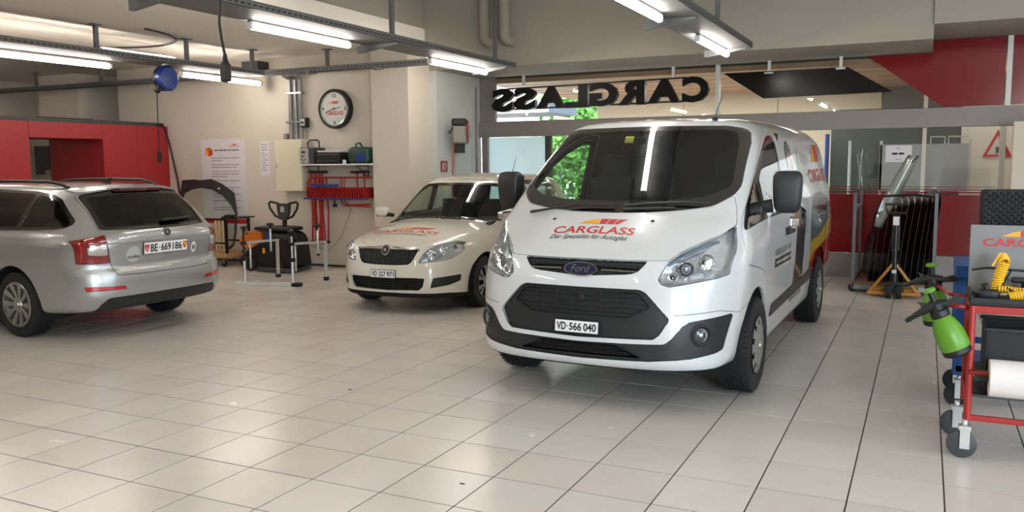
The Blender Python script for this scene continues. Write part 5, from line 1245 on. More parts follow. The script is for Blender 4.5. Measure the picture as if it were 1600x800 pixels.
# shelf with devices
t = thing('wall_shelf', 'white wall shelf above the hanging red stands', 'shelf', (-8.13, WY, 1.60))
part(MB().box(-.635, .70, -.36, 0, 0, .022, bev=.003), 'board', M['white'], t)
for x in (-.5, .45): part(MB().bar((x, -.01, -.2), (x, -.01, 0), .02, .02).bar((x, -.02, -.19), (x, -.30, -.01), .015, .015).bar((x, 0, -.01), (x, -.32, -.01), .02, .02), 'bracket', M['steel'], t)
sz = 1.624
t = thing('control_unit', 'grey control unit with a small black display, left end of the shelf', 'device', (-8.585, 10.66, sz))
part(MB().box(-.14, .13, -.14, .14, 0, .25, bev=.008), 'case', M['dgrey'], t); part(MB().box(-.136, .03, -.147, -.139, .01, .24, bev=.003), 'front_panel', mat('device_panel', '#a9a6a2', .4), t)
part(MB().box(-.10, -.03, -.151, -.146, .165, .195), 'display', M['black'], t)
for x, z in ((-.09, .12), (-.06, .12), (-.09, .07), (-.03, .07), (-.06, .04)): part(MB().lathe([(.009, 0), (.009, -.012), (.001, -.012)], 12, 'y', (x, -.147, z)), 'button', M['black'], t)
part(MB().tube([(-.13, .05, .25), (-.13, .05, .34), (-.08, .05, .37), (.05, .05, .37), (.09, .05, .34), (.09, .05, .25)], .012), 'handle', M['dgrey'], t)
t = thing('printer', 'flat black printer with papers on top, middle of the shelf', 'printer', (-8.17, 10.66, sz))
part(MB().box(-.24, .20, -.15, .15, 0, .15, bev=.015), 'body', M['black'], t); part(MB().box(-.20, .16, -.17, -.14, .03, .045, bev=.004), 'paper_slot', M['dgrey'], t); part(MB().box(-.22, .18, -.13, .13, .15, .175, bev=.008), 'lid', M['dgrey'], t)
tag(MB().box(-8.40, -8.02, 10.54, 10.76, sz+.18, sz+.20).build('paper_stack', M['paper']), 'loose white papers lying on the black printer', 'papers')
t = thing('tool_case', 'dark green carrying case with a blue label, right end of the shelf', 'case', (-7.68, 10.68, sz))
part(soft((0, 0, .125), (.19, .12, .125), .4), 'body', M['greend'], t); part(MB().tube([(-.10, 0, .22), (-.10, 0, .29), (-.03, 0, .31), (.04, 0, .22)], .014), 'handle', M['greend'], t); part(MB().box(-.02, .15, -.135, -.112, .03, .14, bev=.006), 'label_plate', M['blued'], t)
tag(MB().lathe([(.03, 0), (.032, .05), (.025, .06), (.001, .06)], 20, 'z', (-7.93, 10.58, sz)).build('cup', M['white']), 'small white tub between the printer and the green case', 'tub')
# comb rack and hanging red stands
t = thing('comb_rack', 'red comb-like wall rack with blue edge bars under the shelf', 'rack', (-8.1, WY, 1.1))
for k in range(24):
    x = -.54+.046*k; part(MB().prism([(-.30, .16), (-.02, .16), (-.02, .0), (-.30, .0)], lambda u, v, h, x=x: (x+h+(.16-v)*.12, u, v), -.009, .009), 'comb_tooth', M['redm'], t)
part(MB().box(-.60, .60, -.315, -.29, -.02, .004, bev=.003), 'edge_bar', M['blued'], t, 'blue edge bar'); part(MB().box(-.44, .08, -.33, -.30, .175, .215, bev=.004), 'edge_bar', M['blued'], t, 'blue edge bar')
part(MB().box(-.60, .60, -.02, 0, .0, .16), 'back_plate', M['redm'], t)
part(MB().tube([(-.57, -.22, .0), (-.57, -.22, .24), (-.53, -.22, .30), (-.47, -.22, .315), (.62, -.22, .315)], .014), 'top_rail', M['redm'], t)
for x in (.08, .14): part(MB().tube([(x, -.24, .30), (x, -.24, -.06), (x+.05, -.24, -.11), (.62, -.24, -.12+(x-.08)*.6)], .013), 'side_rail', M['redm'], t)
part(MB().tube([(-.08, -.2, .2), (-.08, -.2, -.1)], .01).box(-.11, -.05, -.22, -.18, -.14, -.09, bev=.006), 'clip', M['black'], t)
for i, (x, dx, lab) in enumerate(((-8.61, .02, 'red folding stand hanging furthest from the column, by the cream cabinet'), (-8.535, -.02, 'second red folding stand hanging from the comb rack'), (-8.47, .03, 'third red folding stand hanging from the comb rack'), (-8.41, -.02, 'red folding stand hanging closest to the column in the left bundle'))):
    t = thing('folding_stand', lab, 'stand', (x, 10.62, .40), 0, 'red stands hung under the shelf')
    part(MB().tube([(0, 0, 0), (dx, 0, .45), (.0, 0, 1.0), (.01, .02, 1.09)], .015, 8), 'leg', M['redm'], t); part(MB().tube([(.06, .06, .0), (.06-dx, .06, .5), (.05, .06, 1.0)], .013, 8), 'leg', M['redm'], t)
    part(soft((.03, .02, 1.10), (.075, .06, .022), .6), 'pad', M['rubber'], t, 'black pad'); part(MB().box(-.02, .02, -.02, .02, -.01, .03, bev=.004), 'foot', M['black'], t); part(MB().box(.04, .08, .04, .08, -.01, .03, bev=.004), 'foot', M['black'], t)
t = thing('folding_stand', 'red folding stand with black pads hung beside the column', 'stand', (-7.75, 10.65, 1.36), 0)
part(MB().tube([(0, 0, -.2), (0, 0, .10), (.03, 0, .13)], .013), 'leg', M['redm'], t); part(soft((-.02, 0, .135), (.09, .06, .02), .6), 'pad', M['rubber'], t); part(soft((.14, 0, .14), (.08, .06, .02), .6), 'pad', M['rubber'], t); part(MB().tube([(.13, 0, -.2), (.13, 0, .12)], .013), 'leg', M['redm'], t)
# ---------------- windscreen on its wooden cart ----------------
t = thing('windscreen_cart', 'low cart with wooden deck and black frame behind the silver estate', 'cart', (0, 0, 0))
part(MB().box(-10.95, -9.92, 10.12, 10.68, .15, .22, bev=.006), 'deck', M['wood'], t, 'pale wooden deck')
for x, y in ((-10.5, 10.15), (-9.94, 10.15), (-10.5, 10.65), (-9.94, 10.65)): part(MB().bar((x, y, .22), (x, y, .76), .035, .035), 'post', M['blackm'], t)
for y in (10.15, 10.65):
    for z in (.38, .755): part(MB().bar((-10.5, y, z), (-9.94, y, z), .025, .025), 'rail', M['blackm'], t)
for x in (-10.40, -10.33, -10.25): part(MB().box(x-.012, x+.012, 10.38, 10.41, .22, .72), 'batten', mat('batten', '#d2bd90', .6, var=.1), t)
for x, y in ((-10.8, 10.2), (-10.05, 10.2), (-10.8, 10.6), (-10.05, 10.6)):
    c = part(MB().lathe([(.05, -.015), (.055, -.01), (.055, .01), (.05, .015), (.001, .015)], 20, 'y', (x, y, .056)).lathe([(.001, -.015), (.05, -.015)], 20, 'y', (x, y, .056)), 'castor', M['rubber'], t); part(MB().box(x-.03, x+.03, y-.028, y+.028, .11, .15, bev=.003).box(x-.02, x+.02, y-.028, y-.02, .05, .12).box(x-.02, x+.02, y+.02, y+.028, .05, .12), 'fork', M['steel'], c)
t2 = thing('clamp', 'black rubber clamp lying on top of the cart frame', 'clamp', (-9.92, 10.4, .77)); part(MB().box(-.11, .11, -.27, .27, 0, .02, bev=.006), 'plate', M['black'], t2); part(soft((0.02, -.2, .045), (.10, .05, .022), .6), 'pad', M['rubber'], t2); part(MB().tube([(-.1, -.2, .02), (.0, -.22, .06), (.12, -.2, .03)], .008), 'strap', M['black'], t2)
ol = [(-11.45, .26), (-11.42, 1.0), (-11.33, 1.37), (-11.0, 1.385), (-10.85, 1.37), (-10.61, 1.392), (-10.40, 1.31), (-10.19, 1.165), (-10.135, .835), (-10.15, .5), (-10.19, .30), (-10.25, .24)]
il = [(-11.40, .30), (-11.36, .95), (-11.24, 1.15), (-11.05, 1.215), (-10.84, 1.245), (-10.60, 1.215), (-10.40, 1.12), (-10.25, .97), (-10.175, .83), (-10.185, .5), (-10.215, .33), (-10.27, .28)]
t = thing('windscreen', 'loose windscreen with a broad black upper border standing on the wooden cart', 'windscreen', (0, 0, 0)); n = len(ol)
yb = lambda x, z: 10.47+.25*(z-.24)*.25+.10*((x+10.8)/.65)**2
V = [(x, yb(x, z)+h, z) for h in (0, .006) for P in (ol, il) for x, z in P]
F = []
for i in range(n):
    j = (i+1) % n; F += [(i, j, n+j, n+i), (2*n+i, 3*n+i, 3*n+j, 2*n+j), (i, 2*n+i, 2*n+j, j)]
mesh_obj('border', V, F, mat('windscreen_band', '#2b2a29', .6), t)
mb = MB(); c = (-10.8, .7); V = [(x, yb(x, z)+.003, z) for x, z in il]; m2 = [((x+c[0])/2, (z+c[1])/2) for x, z in il]; V += [(x, yb(x, z)+.003, z) for x, z in m2]+[(c[0], yb(*c)+.003, c[1])]
mesh_obj('glass', V, [(i, (i+1) % n, n+(i+1) % n, n+i) for i in range(n)]+[(n+i, n+(i+1) % n, 2*n) for i in range(n)], glass('loose_glass', (.80, .87, .84), 1.12), t, True)
part(MB().box(-10.36, -10.31, 10.43, 10.434, 1.23, 1.25), 'mark', M['white'], t)
# hose hanging from the cabin roof
tag(MB().tube([(-12.0, 10.7, 2.31), (-11.86, 10.7, 2.31), (-11.80, 10.72, 2.27), (-11.74, 10.75, 2.0), (-11.62, 10.78, 1.38), (-11.54, 10.78, .83), (-11.5, 10.78, .3)], .018, 10).build('hose', M['black']), 'black hose hanging down beside the end of the red cabin', 'hose')
# ---------------- floor scrubber ----------------
t = thing('floor_scrubber', 'black walk-behind floor scrubber with an orange tank by the wall', 'floor scrubber', (-8.98, 10.2, 0))
part(MB().prism([(-.50, .08), (-.52, .18), (-.36, .30), (.0, .50), (.10, .52), (.42, .50), (.48, .10), (.3, .04), (-.4, .04)], lambda u, v, h: (u, h, v), -.24, .24), 'chassis', M['black'], t)
part(soft((.20, 0, .42), (.29, .24, .20), .55), 'recovery_tank', M['black'], t); part(soft((.06, 0, .645), (.36, .24, .035), .5), 'tank_lid', M['black'], t)
part(MB().prism([(-.50, .36), (-.53, .46), (-.49, .52), (-.40, .60), (-.10, .60), (-.06, .38), (-.3, .34)], lambda u, v, h: (u, h, v), -.22, .22), 'water_tank', M['orange'], t, 'orange water tank')
part(MB().box(.02, .09, -.262, -.24, .46, .60, bev=.004), 'decal', M['blued'], t, 'blue sticker')
part(MB().tube([(.20, -.02, .62), (.22, -.04, .80)], .035, 12), 'column', M['black'], t)
part(MB().prism([(.10, 1.03), (.34, 1.03), (.32, .88), (.27, .78), (.17, .78), (.12, .88)], lambda u, v, h: (u, h, v), -.08, -.02), 'control_head', M['dgrey'], t); part(MB().box(.18, .25, -.088, -.079, .90, .985, bev=.003), 'label_plate', mat('label_grey', '#a8aaa4', .5), t)
for s_ in (1, -1): part(MB().tube([(.22+.10*s_, -.05, 1.03), (.22+.25*s_, -.06, 1.055), (.22+.28*s_, -.06, 1.03), (.22+.26*s_, -.06, .95), (.22+.17*s_, -.05, .84), (.22+.06*s_, -.05, .80)], .017, 10), 'handle', M['black'], t)
for x in (-.30, .25): part(MB().lathe([(.06, -.28), (.10, -.275), (.105, -.26), (.105, -.24), (.06, -.235)], 28, 'y', (x, 0, .105)).lathe([(.001, -.27), (.06, -.27)], 28, 'y', (x, 0, .105)), 'wheel', M['rubber'], t)
part(MB().tube([(-.42, -.22, .34), (-.46, -.24, .30), (-.38, -.25, .16), (-.1, -.25, .30)], .014), 'lever', M['black'], t)
part(MB().box(-.10, .62, -.34, -.26, .015, .07, bev=.01).box(.1, .50, -.28, .2, .02, .06), 'squeegee', M['dgrey'], t); part(MB().tube([(.42, -.1, .62), (.52, -.12, .5), (.50, -.14, .2), (.4, -.1, .1)], .025, 10), 'suction_hose', M['black'], t)
part(MB().box(-.04, .0, -.262, -.25, .28, .36), 'decal', M['logoyel'], t, 'yellow sticker')
tag(MB().tube([(-8.6, 10.55, .35), (-8.35, 10.7, .28), (-8.15, 10.75, .5), (-8.0, 10.8, .9), (-8.1, 10.82, 1.15)], .006, 6).build('cable', M['grey']), 'thin grey charging cable hanging along the wall behind the scrubber', 'cable')
# ---------------- aluminium trestle ----------------
t = thing('assembly_stand', 'aluminium windscreen stand with four black suction cups, standing before the scrubber', 'stand', (0, 0, 0))
A_ = M['alu']
part(MB().bar((-8.40, 8.70, .022), (-7.48, 8.87, .022), .05, .04), 'floor_bar', mat('white_aluminium', '#d9dad8', .35, .3), t); part(MB().box(-7.54, -7.42, 8.82, 8.92, 0, .05, bev=.01), 'end_foot', M['black'], t)
cups = [(-8.24, 8.74, .785), (-7.53, 8.85, .74), (-8.285, 9.3, .79), (-7.46, 9.3, .79)]
for (x, y) in ((-8.25, 8.73), (-7.535, 8.86)):
    u = part(MB().tube([(x, y, .04), (x, y, .36)], .019, 12), 'upright', A_, t); part(MB().tube([(x, y, .30), (x, y, .76)], .013, 12), 'inner_tube', M['blackm'] if x < -8 else A_, u)
    part(MB().box(x-.03, x+.03, y-.03, y+.03, .33, .38, bev=.006), 'clamp_collar', M['black'], t); part(MB().box(x-.03, x+.03, y-.03, y+.03, .545, .59, bev=.006), 'clamp_collar', M['black'], t)
for a, b in (((-8.25, 8.73, .57), (-8.36, 9.54, .54)), ((-7.535, 8.86, .57), (-7.51, 9.54, .54))): part(MB().bar(a, b, .035, .03), 'arm', A_, t)
for x in (-8.37, -7.51):
    part(MB().bar((x, 9.53, .54), (x, 9.53, .04), .038, .03), 'leg', A_, t); part(MB().box(x-.028, x+.028, 9.50, 9.56, 0, .05, bev=.005), 'foot', M['black'], t)
for x in (-8.37, -7.58): part(MB().tube([(x, 8.98, .56), (x, 8.98, .19)], .014, 10), 'hanging_tube', A_, t)
for x in (-8.285, -7.455):
    u = part(MB().tube([(x, 9.3, .39), (x, 9.3, .74)], .015, 10), 'cup_post', A_, t); part(MB().tube([(x, 9.3, .37), (x, 9.3, .40)], .018, 10), 'tip', M['black'], u)
for x, y, z in cups: part(MB().lathe([(.001, .012), (.03, .012), (.052, -.004), (.05, -.016), (.02, -.03), (.018, -.07), (.001, -.07)], 20, 'z', (x, y, z)), 'suction_cup', M['rubber'], t)
for x, y in ((-8.22, 8.72), (-7.52, 8.85)): part(MB().bar((x, y, .70), (x+.07, y, .695), .012, .012), 'lever', M['black'], t)
part(MB().bar((-8.25, 8.72, .36), (-8.5, 8.78, .34), .012, .012), 'lever', M['black'], t)
# ---------------- hose reel, signs and conduit on the side wall ----------------
t = thing('hose_reel', 'grey and black hose reel on the wall beside the column', 'hose reel', (-6.56, 11.45, 1.9), math.radians(24))
t.scale = (.82, .82, .85)
part(MB().lathe([(.001, .0), (.20, .0), (.22, .02), (.225, .13), (.22, .24), (.20, .26), (.001, .26)], 36, 'x', (.04, .02, .22)), 'drum', M['grey'], t)
part(MB().box(.03, .30, -.23, .15, .33, .46, bev=.03), 'cover', M['black'], t); part(MB().box(.045, .285, -.222, .1, .02, .325, bev=.03), 'shell', M['grey'], t)
part(MB().lathe([(.19, .0), (.21, .012), (.20, .025), (.15, .03), (.001, .03)], 36, 'x', (.30, .02, .22)), 'side_disc', M['redm'], t); part(MB().lathe([(.15, .03), (.13, .045), (.001, .05)], 36, 'x', (.30, .02, .22)), 'hub', M['grey'], t)
part(MB().box(.0, .04, -.04, .08, .1, .35), 'wall_bracket', M['steel'], t); part(MB().bar((.05, -.20, .30), (.0, -.32, .20), .03, .03), 'hose_guide', M['dgrey'], t)
part(MB().box(.05, .25, -.06, .08, -.15, .0, bev=.006), 'motor_box', M['black'], t)
part(MB().tube([(.06, -.16, .03), (.05, -.18, -.25), (.03, -.23, -.6), (.03, -.22, -1.2), (.05, -.12, -1.8)], .013, 10), 'hose', mat('red_hose', '#b5452e', .5), t, 'red hose')
t = thing('fire_sign', 'small red square sign with a white hose symbol', 'sign', (-6.655, 11.38, 1.57))
part(MB().box(0, .006, -.10, .10, -.085, .085, bev=.002), 'plate', mat('sign_red', '#8f1210', .4), t)
V = [(.04*math.cos(a), .012+.04*math.sin(a)) for a in np.linspace(-1.2, 3.6, 14)]
part(MB().tube([(.008, u, v) for u, v in V], .006, 6).tube([(.008, .015, -.03), (.008, .03, -.06)], .006, 6).box(.006, .009, -.05, -.03, -.06, .04), 'symbol', M['white'], t)
t = thing('emergency_button', 'red emergency button at the foot of a thin grey conduit', 'button', (-6.66, 12.42, 1.42))
part(MB().box(0, .06, -.045, .045, -.05, .05, bev=.008), 'box', mat('button_red', '#7c1414', .4), t); part(MB().tube([(.02, 0, .05), (.02, 0, 1.42)], .011, 8), 'conduit', M['grey'], t); part(MB().lathe([(.001, .085), (.02, .085), (.022, .06)], 16, 'x'), 'push_button', M['redm'], t)
# pipes with elbows on the beam face
for k, (x, lab) in enumerate(((-5.79, 'grey pipe with elbow on the beam, nearer the column'), (-5.47, 'grey pipe with elbow on the beam, farther from the column'))):
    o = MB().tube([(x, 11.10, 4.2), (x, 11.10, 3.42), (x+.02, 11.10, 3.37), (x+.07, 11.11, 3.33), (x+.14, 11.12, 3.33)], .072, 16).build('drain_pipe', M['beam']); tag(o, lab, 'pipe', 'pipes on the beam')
# ---------------- blue reel, pendant socket ----------------
t = thing('cable_reel', 'blue and black spring cable reel hanging from the cable tray', 'cable reel', (-9.1, 8.33, 2.76))
part(MB().lathe([(.001, -.07), (.15, -.07), (.165, -.055), (.165, -.01)], 32, 'x'), 'back_shell', M['black'], t); part(MB().lathe([(.165, -.01), (.165, .05), (.14, .075), (.001, .08)], 32, 'x'), 'front_shell', M['blued'], t, 'blue front shell')
part(MB().tube([(0, 0, .15), (0, 0, .175)], .012).box(-.03, .03, -.03, .03, .17, .19), 'hook', M['steel'], t); part(MB().prism([(-.10, -.10), (-.13, -.08), (-.19, -.17), (-.13, -.20)], lambda u, v, h: (h, u, v), -.03, .03), 'cable_outlet', M['black'], t)
part(MB().tube([(0, .02, .19), (.0, .12, .15), (0, .17, .0), (0, .12, -.06)], .007), 'feed_cable', M['black'], t)
c = part(MB().tube([(0, -.16, -.19), (.0, -.165, -.5), (0, -.17, -.97)], .007), 'cable', M['black'], t); part(MB().box(-.022, .022, -.20, -.145, -1.10, -.96, bev=.008), 'plug', M['black'], c)
t = thing('pendant_socket', 'black socket hanging on a thick black cable in front of the tube light', 'socket', (-4.88, 5.05, 2.36))
part(MB().box(-.035, .035, -.03, .03, -.11, .03, bev=.012), 'body', M['black'], t); part(MB().lathe([(.035, .02), (.022, .05), (.014, .10), (.001, .10)], 16, 'z'), 'strain_relief', M['black'], t)
for x in (-.012, .012): part(MB().tube([(x, 0, -.11), (x, 0, -.125)], .004, 6), 'pin', CHROME, t)
part(MB().tube([(0, 0, .09), (-.03, 0, .22), (-.045, 0, .34), (-.03, 0, .48), (-.02, 0, .7), (-.02, 0, 1.89)], .011, 10), 'cable', M['black'], t)
for pts, lab in (([(-9.9+1.15*math.cos(a), 7.6+1.3*math.sin(a), 3.295) for a in np.linspace(.1, 2.2, 14)], 'black cable looping over the ceiling behind the reel'), ([(-9.9+.9*math.cos(a), 5.2+.9*math.sin(a), 3.295) for a in np.linspace(.0, 1.6, 10)], 'black cable arc on the ceiling at the picture edge')):
    tag(MB().tube(pts, .012, 6).build('ceiling_cable', M['dgrey']), lab, 'cable')
# towel dispenser seen through the red opening
t = thing('towel_dispenser', 'grey towel dispenser on the wall seen through the red opening', 'dispenser', (-14.8, WY-.16, 1.55)); part(MB().box(-.22, .22, -.14, .155, 0, .45, bev=.03), 'body', M['dgrey'], t); part(MB().box(-.18, .05, -.15, -.12, -.08, .10, bev=.01), 'spout', M['dgrey'], t)
tag(MB().box(-13.6, -12.9, 9.2, 10.2, 2.36, 2.42, bev=.01).build('roof_board', M['black']), 'black board lying on top of the red cabin', 'board')
struct(MB().box(-13.9, -11.95, 4.55, 10.84, 2.286, 2.35).build('cabin_roof', M['dgrey']))
# ---------------- hung sign letters ----------------
t = thing('sign_letters', 'black block letters of the shop sign seen from behind, hung under the beam', 'sign', (0, 12.42, 0))
kx = 12.42/12.62
def gx(px): return px
L_ = 'CARGLASS'; sp = [(1268, 1115, 430, 585), (1105, 920, 445, 590), (905, 750, 455, 600), (750, 590, 465, 608), (580, 450, 475, 615), (450, 290, 490, 620), (285, 160, 497, 628), (155, 38, 503, 640)]
def atY(px, py, Y):
    d = (px-800)/1331.48*_r-(py-400)/1331.48*_u+_f; s = Y/d[1]; return d[0]*s, H+d[2]*s
for ch, (a, b, z0, z1) in zip(L_, sp):
    xa, zt = atY(760+a/3.636, z0/3.636, 12.42); xb, zb = atY(760+b/3.636, z1/3.636, 12.42)
    V, F = fit_text(ch, 0, 1, 0, 1, bold=.055); mb = solid_text(MB(), V, F, lambda u, v, h: (xa+(xb-xa)*u, h, zb+(zt-zb)*v), -.05, .05); part(mb, 'letter', mat('sign_black', '#040404', .35, spec=.2), t)
x0, z0 = atY(778, 140, 12.46); x1, z1 = atY(1072, 121, 12.46); part(MB().bar((x0, .07, z0), (x1, .07, z1), .02, .025), 'rail', M['blackm'], t)
x0, z0 = atY(775, 172, 12.46); x1, z1 = atY(1085, 157, 12.46); part(MB().bar((x0, .07, z0), (x1, .07, z1), .02, .025), 'rail', M['blackm'], t)
for px_ in (817, 1051):
    x, z = atY(px_, 132, 12.46); part(MB().box(x-.02, x+.02, .05, .09, 2.84, 3.0), 'hanger', M['white'], t)
t = thing('hanging_sign', 'black slanted panel of the shop sign, hung right of the letters', 'sign', (0, 12.42, 0))
P = [atY(*p, 12.42) for p in ((1131, 115), (1325, 105), (1394, 143), (1193, 154))]
part(MB().prism(P, lambda u, v, h: (u, h, v), -.03, .03), 'panel', mat('black_panel', '#040405', .2, spec=.3), t)
for px_, py_ in ((1202, 112), (1314, 105)):
    x, z = atY(px_, py_, 12.42); part(MB().box(x-.02, x+.02, -.02, .02, z-.02, 3.0), 'hanger', M['white'], t); part(MB().box(x-.06, x+.06, -.045, .045, z-.03, z-.01), 'hanger_foot', M['white'], t)
# paper on the glass, things in the showroom
t = thing('paper_sign', 'white paper notice stuck to the glass above the glass rack', 'notice', (-.338, GY-.02, 1.695)); part(MB().box(-.16, .16, -.003, 0, -.11, .11), 'sheet', M['paper'], t)
lines(t, -.08, .08, [(-.012, 1)], -.0035, .028, t, M['inkb']); lines(t, -.03, .03, [(.07, 1), (-.08, 1)], -.0035, .008, t)
t = thing('whiteboard', 'pale grey whiteboard on a frame behind the glass', 'whiteboard', (0, 15.0, 0))
part(MB().box(-.68, .58, -.02, .02, 1.12, 1.86, bev=.004), 'panel', mat('whiteboard_face', '#9b9fa6', .3), t); 
for x in (-.66, .6): part(MB().bar((x, 0, 0), (x, 0, 1.92), .04, .04), 'leg', M['alu'], t)
part(MB().tube([(.05, 0, 1.86), (.05, 0, 1.97), (.25, 0, 1.97), (.25, 0, 1.86)], .012).tube([(.3, 0, 1.86), (.3, 0, 1.97), (.58, 0, 1.97)], .012), 'top_bracket', M['alu'], t)
t = thing('warning_triangle', 'red outlined warning triangle sign on the white wall behind the glass', 'sign', (.98, 15.18, 1.65))
tr = [(-.20, 0), (.20, 0), (0, .42)]; ti = [(-.14, .035), (.14, .035), (0, .33)]
V = [(u, h, v) for h in (-.012, 0) for P in (tr, ti) for u, v in P]; mesh_obj('outline', V, [(0, 1, 4, 3), (1, 2, 5, 4), (2, 0, 3, 5), (0, 6, 7, 1), (1, 7, 8, 2), (2, 8, 6, 0)], M['logored'], t)
part(MB().lathe([(.001, -.01), (.025, -.01), (.025, 0)], 12, 'y', (0, 0, .13)).box(-.02, .02, -.01, 0, .06, .12), 'symbol', M['ink'], t)
tag(MB().tube([(-1.50, 15.2, 0), (-1.50, 15.2, 2.05)], .035, 16).build('banner', M['blued']), 'narrow blue rolled banner standing behind the glass', 'banner')
t = thing('glass_door_pull', 'long steel pull bar standing behind the red-striped glass', 'handle', (-1.02, 13.6, 0)); part(MB().tube([(0, 0, 0), (0, 0, 1.9)], .022, 12), 'bar', M['alu'], t)
# ---------------- outdoors beyond the showroom ----------------
t = thing('building', 'pale building across the street seen through the far glazing', 'building', (0, 0, 0))
part(MB().box(-40, -9, 40, 46, 0, 14), 'wall', mat('pale_render', '#dfe3e4', .8), t); 
part(MB().box(-28, -11.6, 27.4, 28.2, -.1, 6), 'wing', MATS['pale_render'], t)
for k in range(10): part(MB().box(-38+3*k, -36.6+3*k, 39.9, 40.0, 1.2, 3.0), 'window', M['dgrey'], t)
struct(MB().box(-16, -8.45, 19.6, 21.5, 2.86, 3.12).build('canopy', mat('canopy', '#77777a', .7)))
def tree(x, y, h, r, lab, seed):
    rs = random.Random(seed); t = thing('tree', lab, 'tree', (x, y, -.1)); part(MB().tube([(0, 0, 0), (.1, 0, h*.4), (0, .1, h*.8)], [.16, .12, .05], 10), 'trunk', mat('bark', '#5a4a3a', .9), t)
    V = []; F = []
    for k in range(4200):
        a, b_, c_ = rs.gauss(0, .42), rs.gauss(0, .42), rs.gauss(0, .36); p = Vector((a*r, b_*r, h*.52+c_*h*.62)); s_ = rs.uniform(.06, .13); d = Vector((rs.uniform(-1, 1), rs.uniform(-1, 1), rs.uniform(-1, 1))).normalized(); e = d.orthogonal().normalized()
        k0 = len(V); V += [p-d*s_, p+e*s_*.5, p+d*s_, p-e*s_*.5]; F.append((k0, k0+1, k0+2, k0+3))
    o = mesh_obj('foliage', V, F, mat('leaf', '#5f9a3c', .6, var=.45, scale=1.5), t); o['kind'] = 'stuff'
tree(-9.45, 24.2, 4.6, 1.25, 'leafy green tree outdoors, seen through the glazing left of the van roof', 3)
# ================= glass rack, pallet truck, trolleys at the right =================
t = thing('glass_rack', 'grey steel rack full of windscreens against the red-filmed glass', 'rack', (0, 0, 0))
for x in (-.76, .13):
    for y in (11.20, 12.35): part(MB().box(x-.02, x+.02, y-.02, y+.02, .05, 1.22, bev=.004), 'post', mat('dull_steel', '#66676a', .5, .5), t)
    part(MB().box(x-.02, x+.02, 11.2, 12.35, .10, .15), 'side_rail', M['steel'], t); part(MB().box(x-.015, x+.015, 11.2, 12.35, 1.0, 1.04), 'side_rail', M['steel'], t)
part(MB().box(-.76, .13, 11.17, 12.38, .10, .13), 'base', mat('rack_base', '#6a4a38', .6), t); part(MB().box(-.76, .13, 11.18, 11.22, .04, .10), 'front_rail', M['steel'], t)
part(MB().tube([(-.45, 11.22, 1.18), (-.1, 11.22, 1.2), (.12, 11.22, 1.17)], .014, 8), 'top_bar', M['blackm'], t)
for x in (-.76, .13):
    for y in (11.25, 12.3): part(MB().lathe([(.001, -.02), (.05, -.02), (.05, .02), (.001, .02)], 16, 'y', (x, y, .05)), 'castor', M['rubber'], t)
def shield(h, L, bow, tilt):
    V = []; F = []; nu, nv = 10, 8
    for j in range(nv+1):
        for i in range(nu+1):
            u = i/nu*2-1; v = j/nv; z = v*h*(1-.10*u*u); yy = u*L/2*(1-.10*v); V.append((bow*(1-u*u)+tilt*v+.05*v*v, yy, z))
    for j in range(nv):
        for i in range(nu): F.append((j*(nu+1)+i, j*(nu+1)+i+1, (j+1)*(nu+1)+i+1, (j+1)*(nu+1)+i))
    n = len(V); V += [(a+.007, b, c) for a, b, c in V]; F += [tuple(n+i for i in f[::-1]) for f in F]
    e = [j*(nu+1) for j in range(nv+1)]; F += [(e[j], e[j+1], n+e[j+1], n+e[j]) for j in range(nv)]
    e = [nv*(nu+1)+i for i in range(nu+1)]; F += [(e[i], e[i+1], n+e[i+1], n+e[i]) for i in range(nu)]
    return V, F
DG = mat('dark_windscreen', '#07090a', .3, spec=.3, var=.1)
pos = [(-.66, .55, .02), (-.60, .88, .05), (-.53, .92, .10), (-.46, .98, .12), (-.40, 1.02, .13), (-.33, 1.03, .14), (-.26, 1.05, .13), (-.19, 1.08, .14), (-.12, 1.06, .13), (-.06, 1.10, .12), (.0, 1.12, .08), (.05, 1.08, .05)]
names_ = ['shortest dark windscreen, first from the wall post side by the van', 'second dark windscreen of the rack counted from the van', 'third dark windscreen of the rack counted from the van', 'fourth dark windscreen of the rack counted from the van', 'fifth dark windscreen of the rack counted from the van', 'sixth dark windscreen of the rack counted from the van', 'seventh dark windscreen of the rack counted from the van', 'eighth dark windscreen of the rack counted from the van', 'ninth dark windscreen of the rack counted from the van', 'tenth dark windscreen of the rack counted from the van', 'tallest dark windscreen, last but one beside the trolley-side post', 'last dark windscreen of the rack, closest to the right post']
for k, (x, h, ti_) in enumerate(pos):
    V, F = shield(h, 1.05, .03, ti_*.4); o = mesh_obj('windscreen', V, F, DG, None, True); o.location = (x, 11.78, .131); o.rotation_euler = (0, 0, math.radians(7)); tag(o, names_[k], 'windscreen', 'windscreens in the rack')
    r_ = mesh_obj('rubber_edge', [(a*1.0-.002, b, c+.001) for a, b, c in V if False] or [(0, 0, 0)], [], None, o) if False else None
V = []; F = []; n_ = 16
for i in range(n_+1):
    q = i/n_; x, z = -.50+.36*q**1.15, .80+.86*q; w_ = .05+.035*math.sin(q*math.pi*.9); 
    V += [(x-w_*.9, 11.32, z+w_*.25), (x, 11.28, z), (x+w_*.9, 11.33, z-w_*.25)]
for i in range(n_): F += [(3*i, 3*i+1, 3*i+4, 3*i+3), (3*i+1, 3*i+2, 3*i+5, 3*i+4)]
o = mesh_obj('quarter_glass', V, F, mat('pale_glass', '#8d928a', .12, .2, coat=1, var=.1), None, True); md = o.modifiers.new('s', 'SOLIDIFY'); md.thickness = .012; tag(o, 'pale curved glass strip sticking up slantwise out of the rack', 'glass')
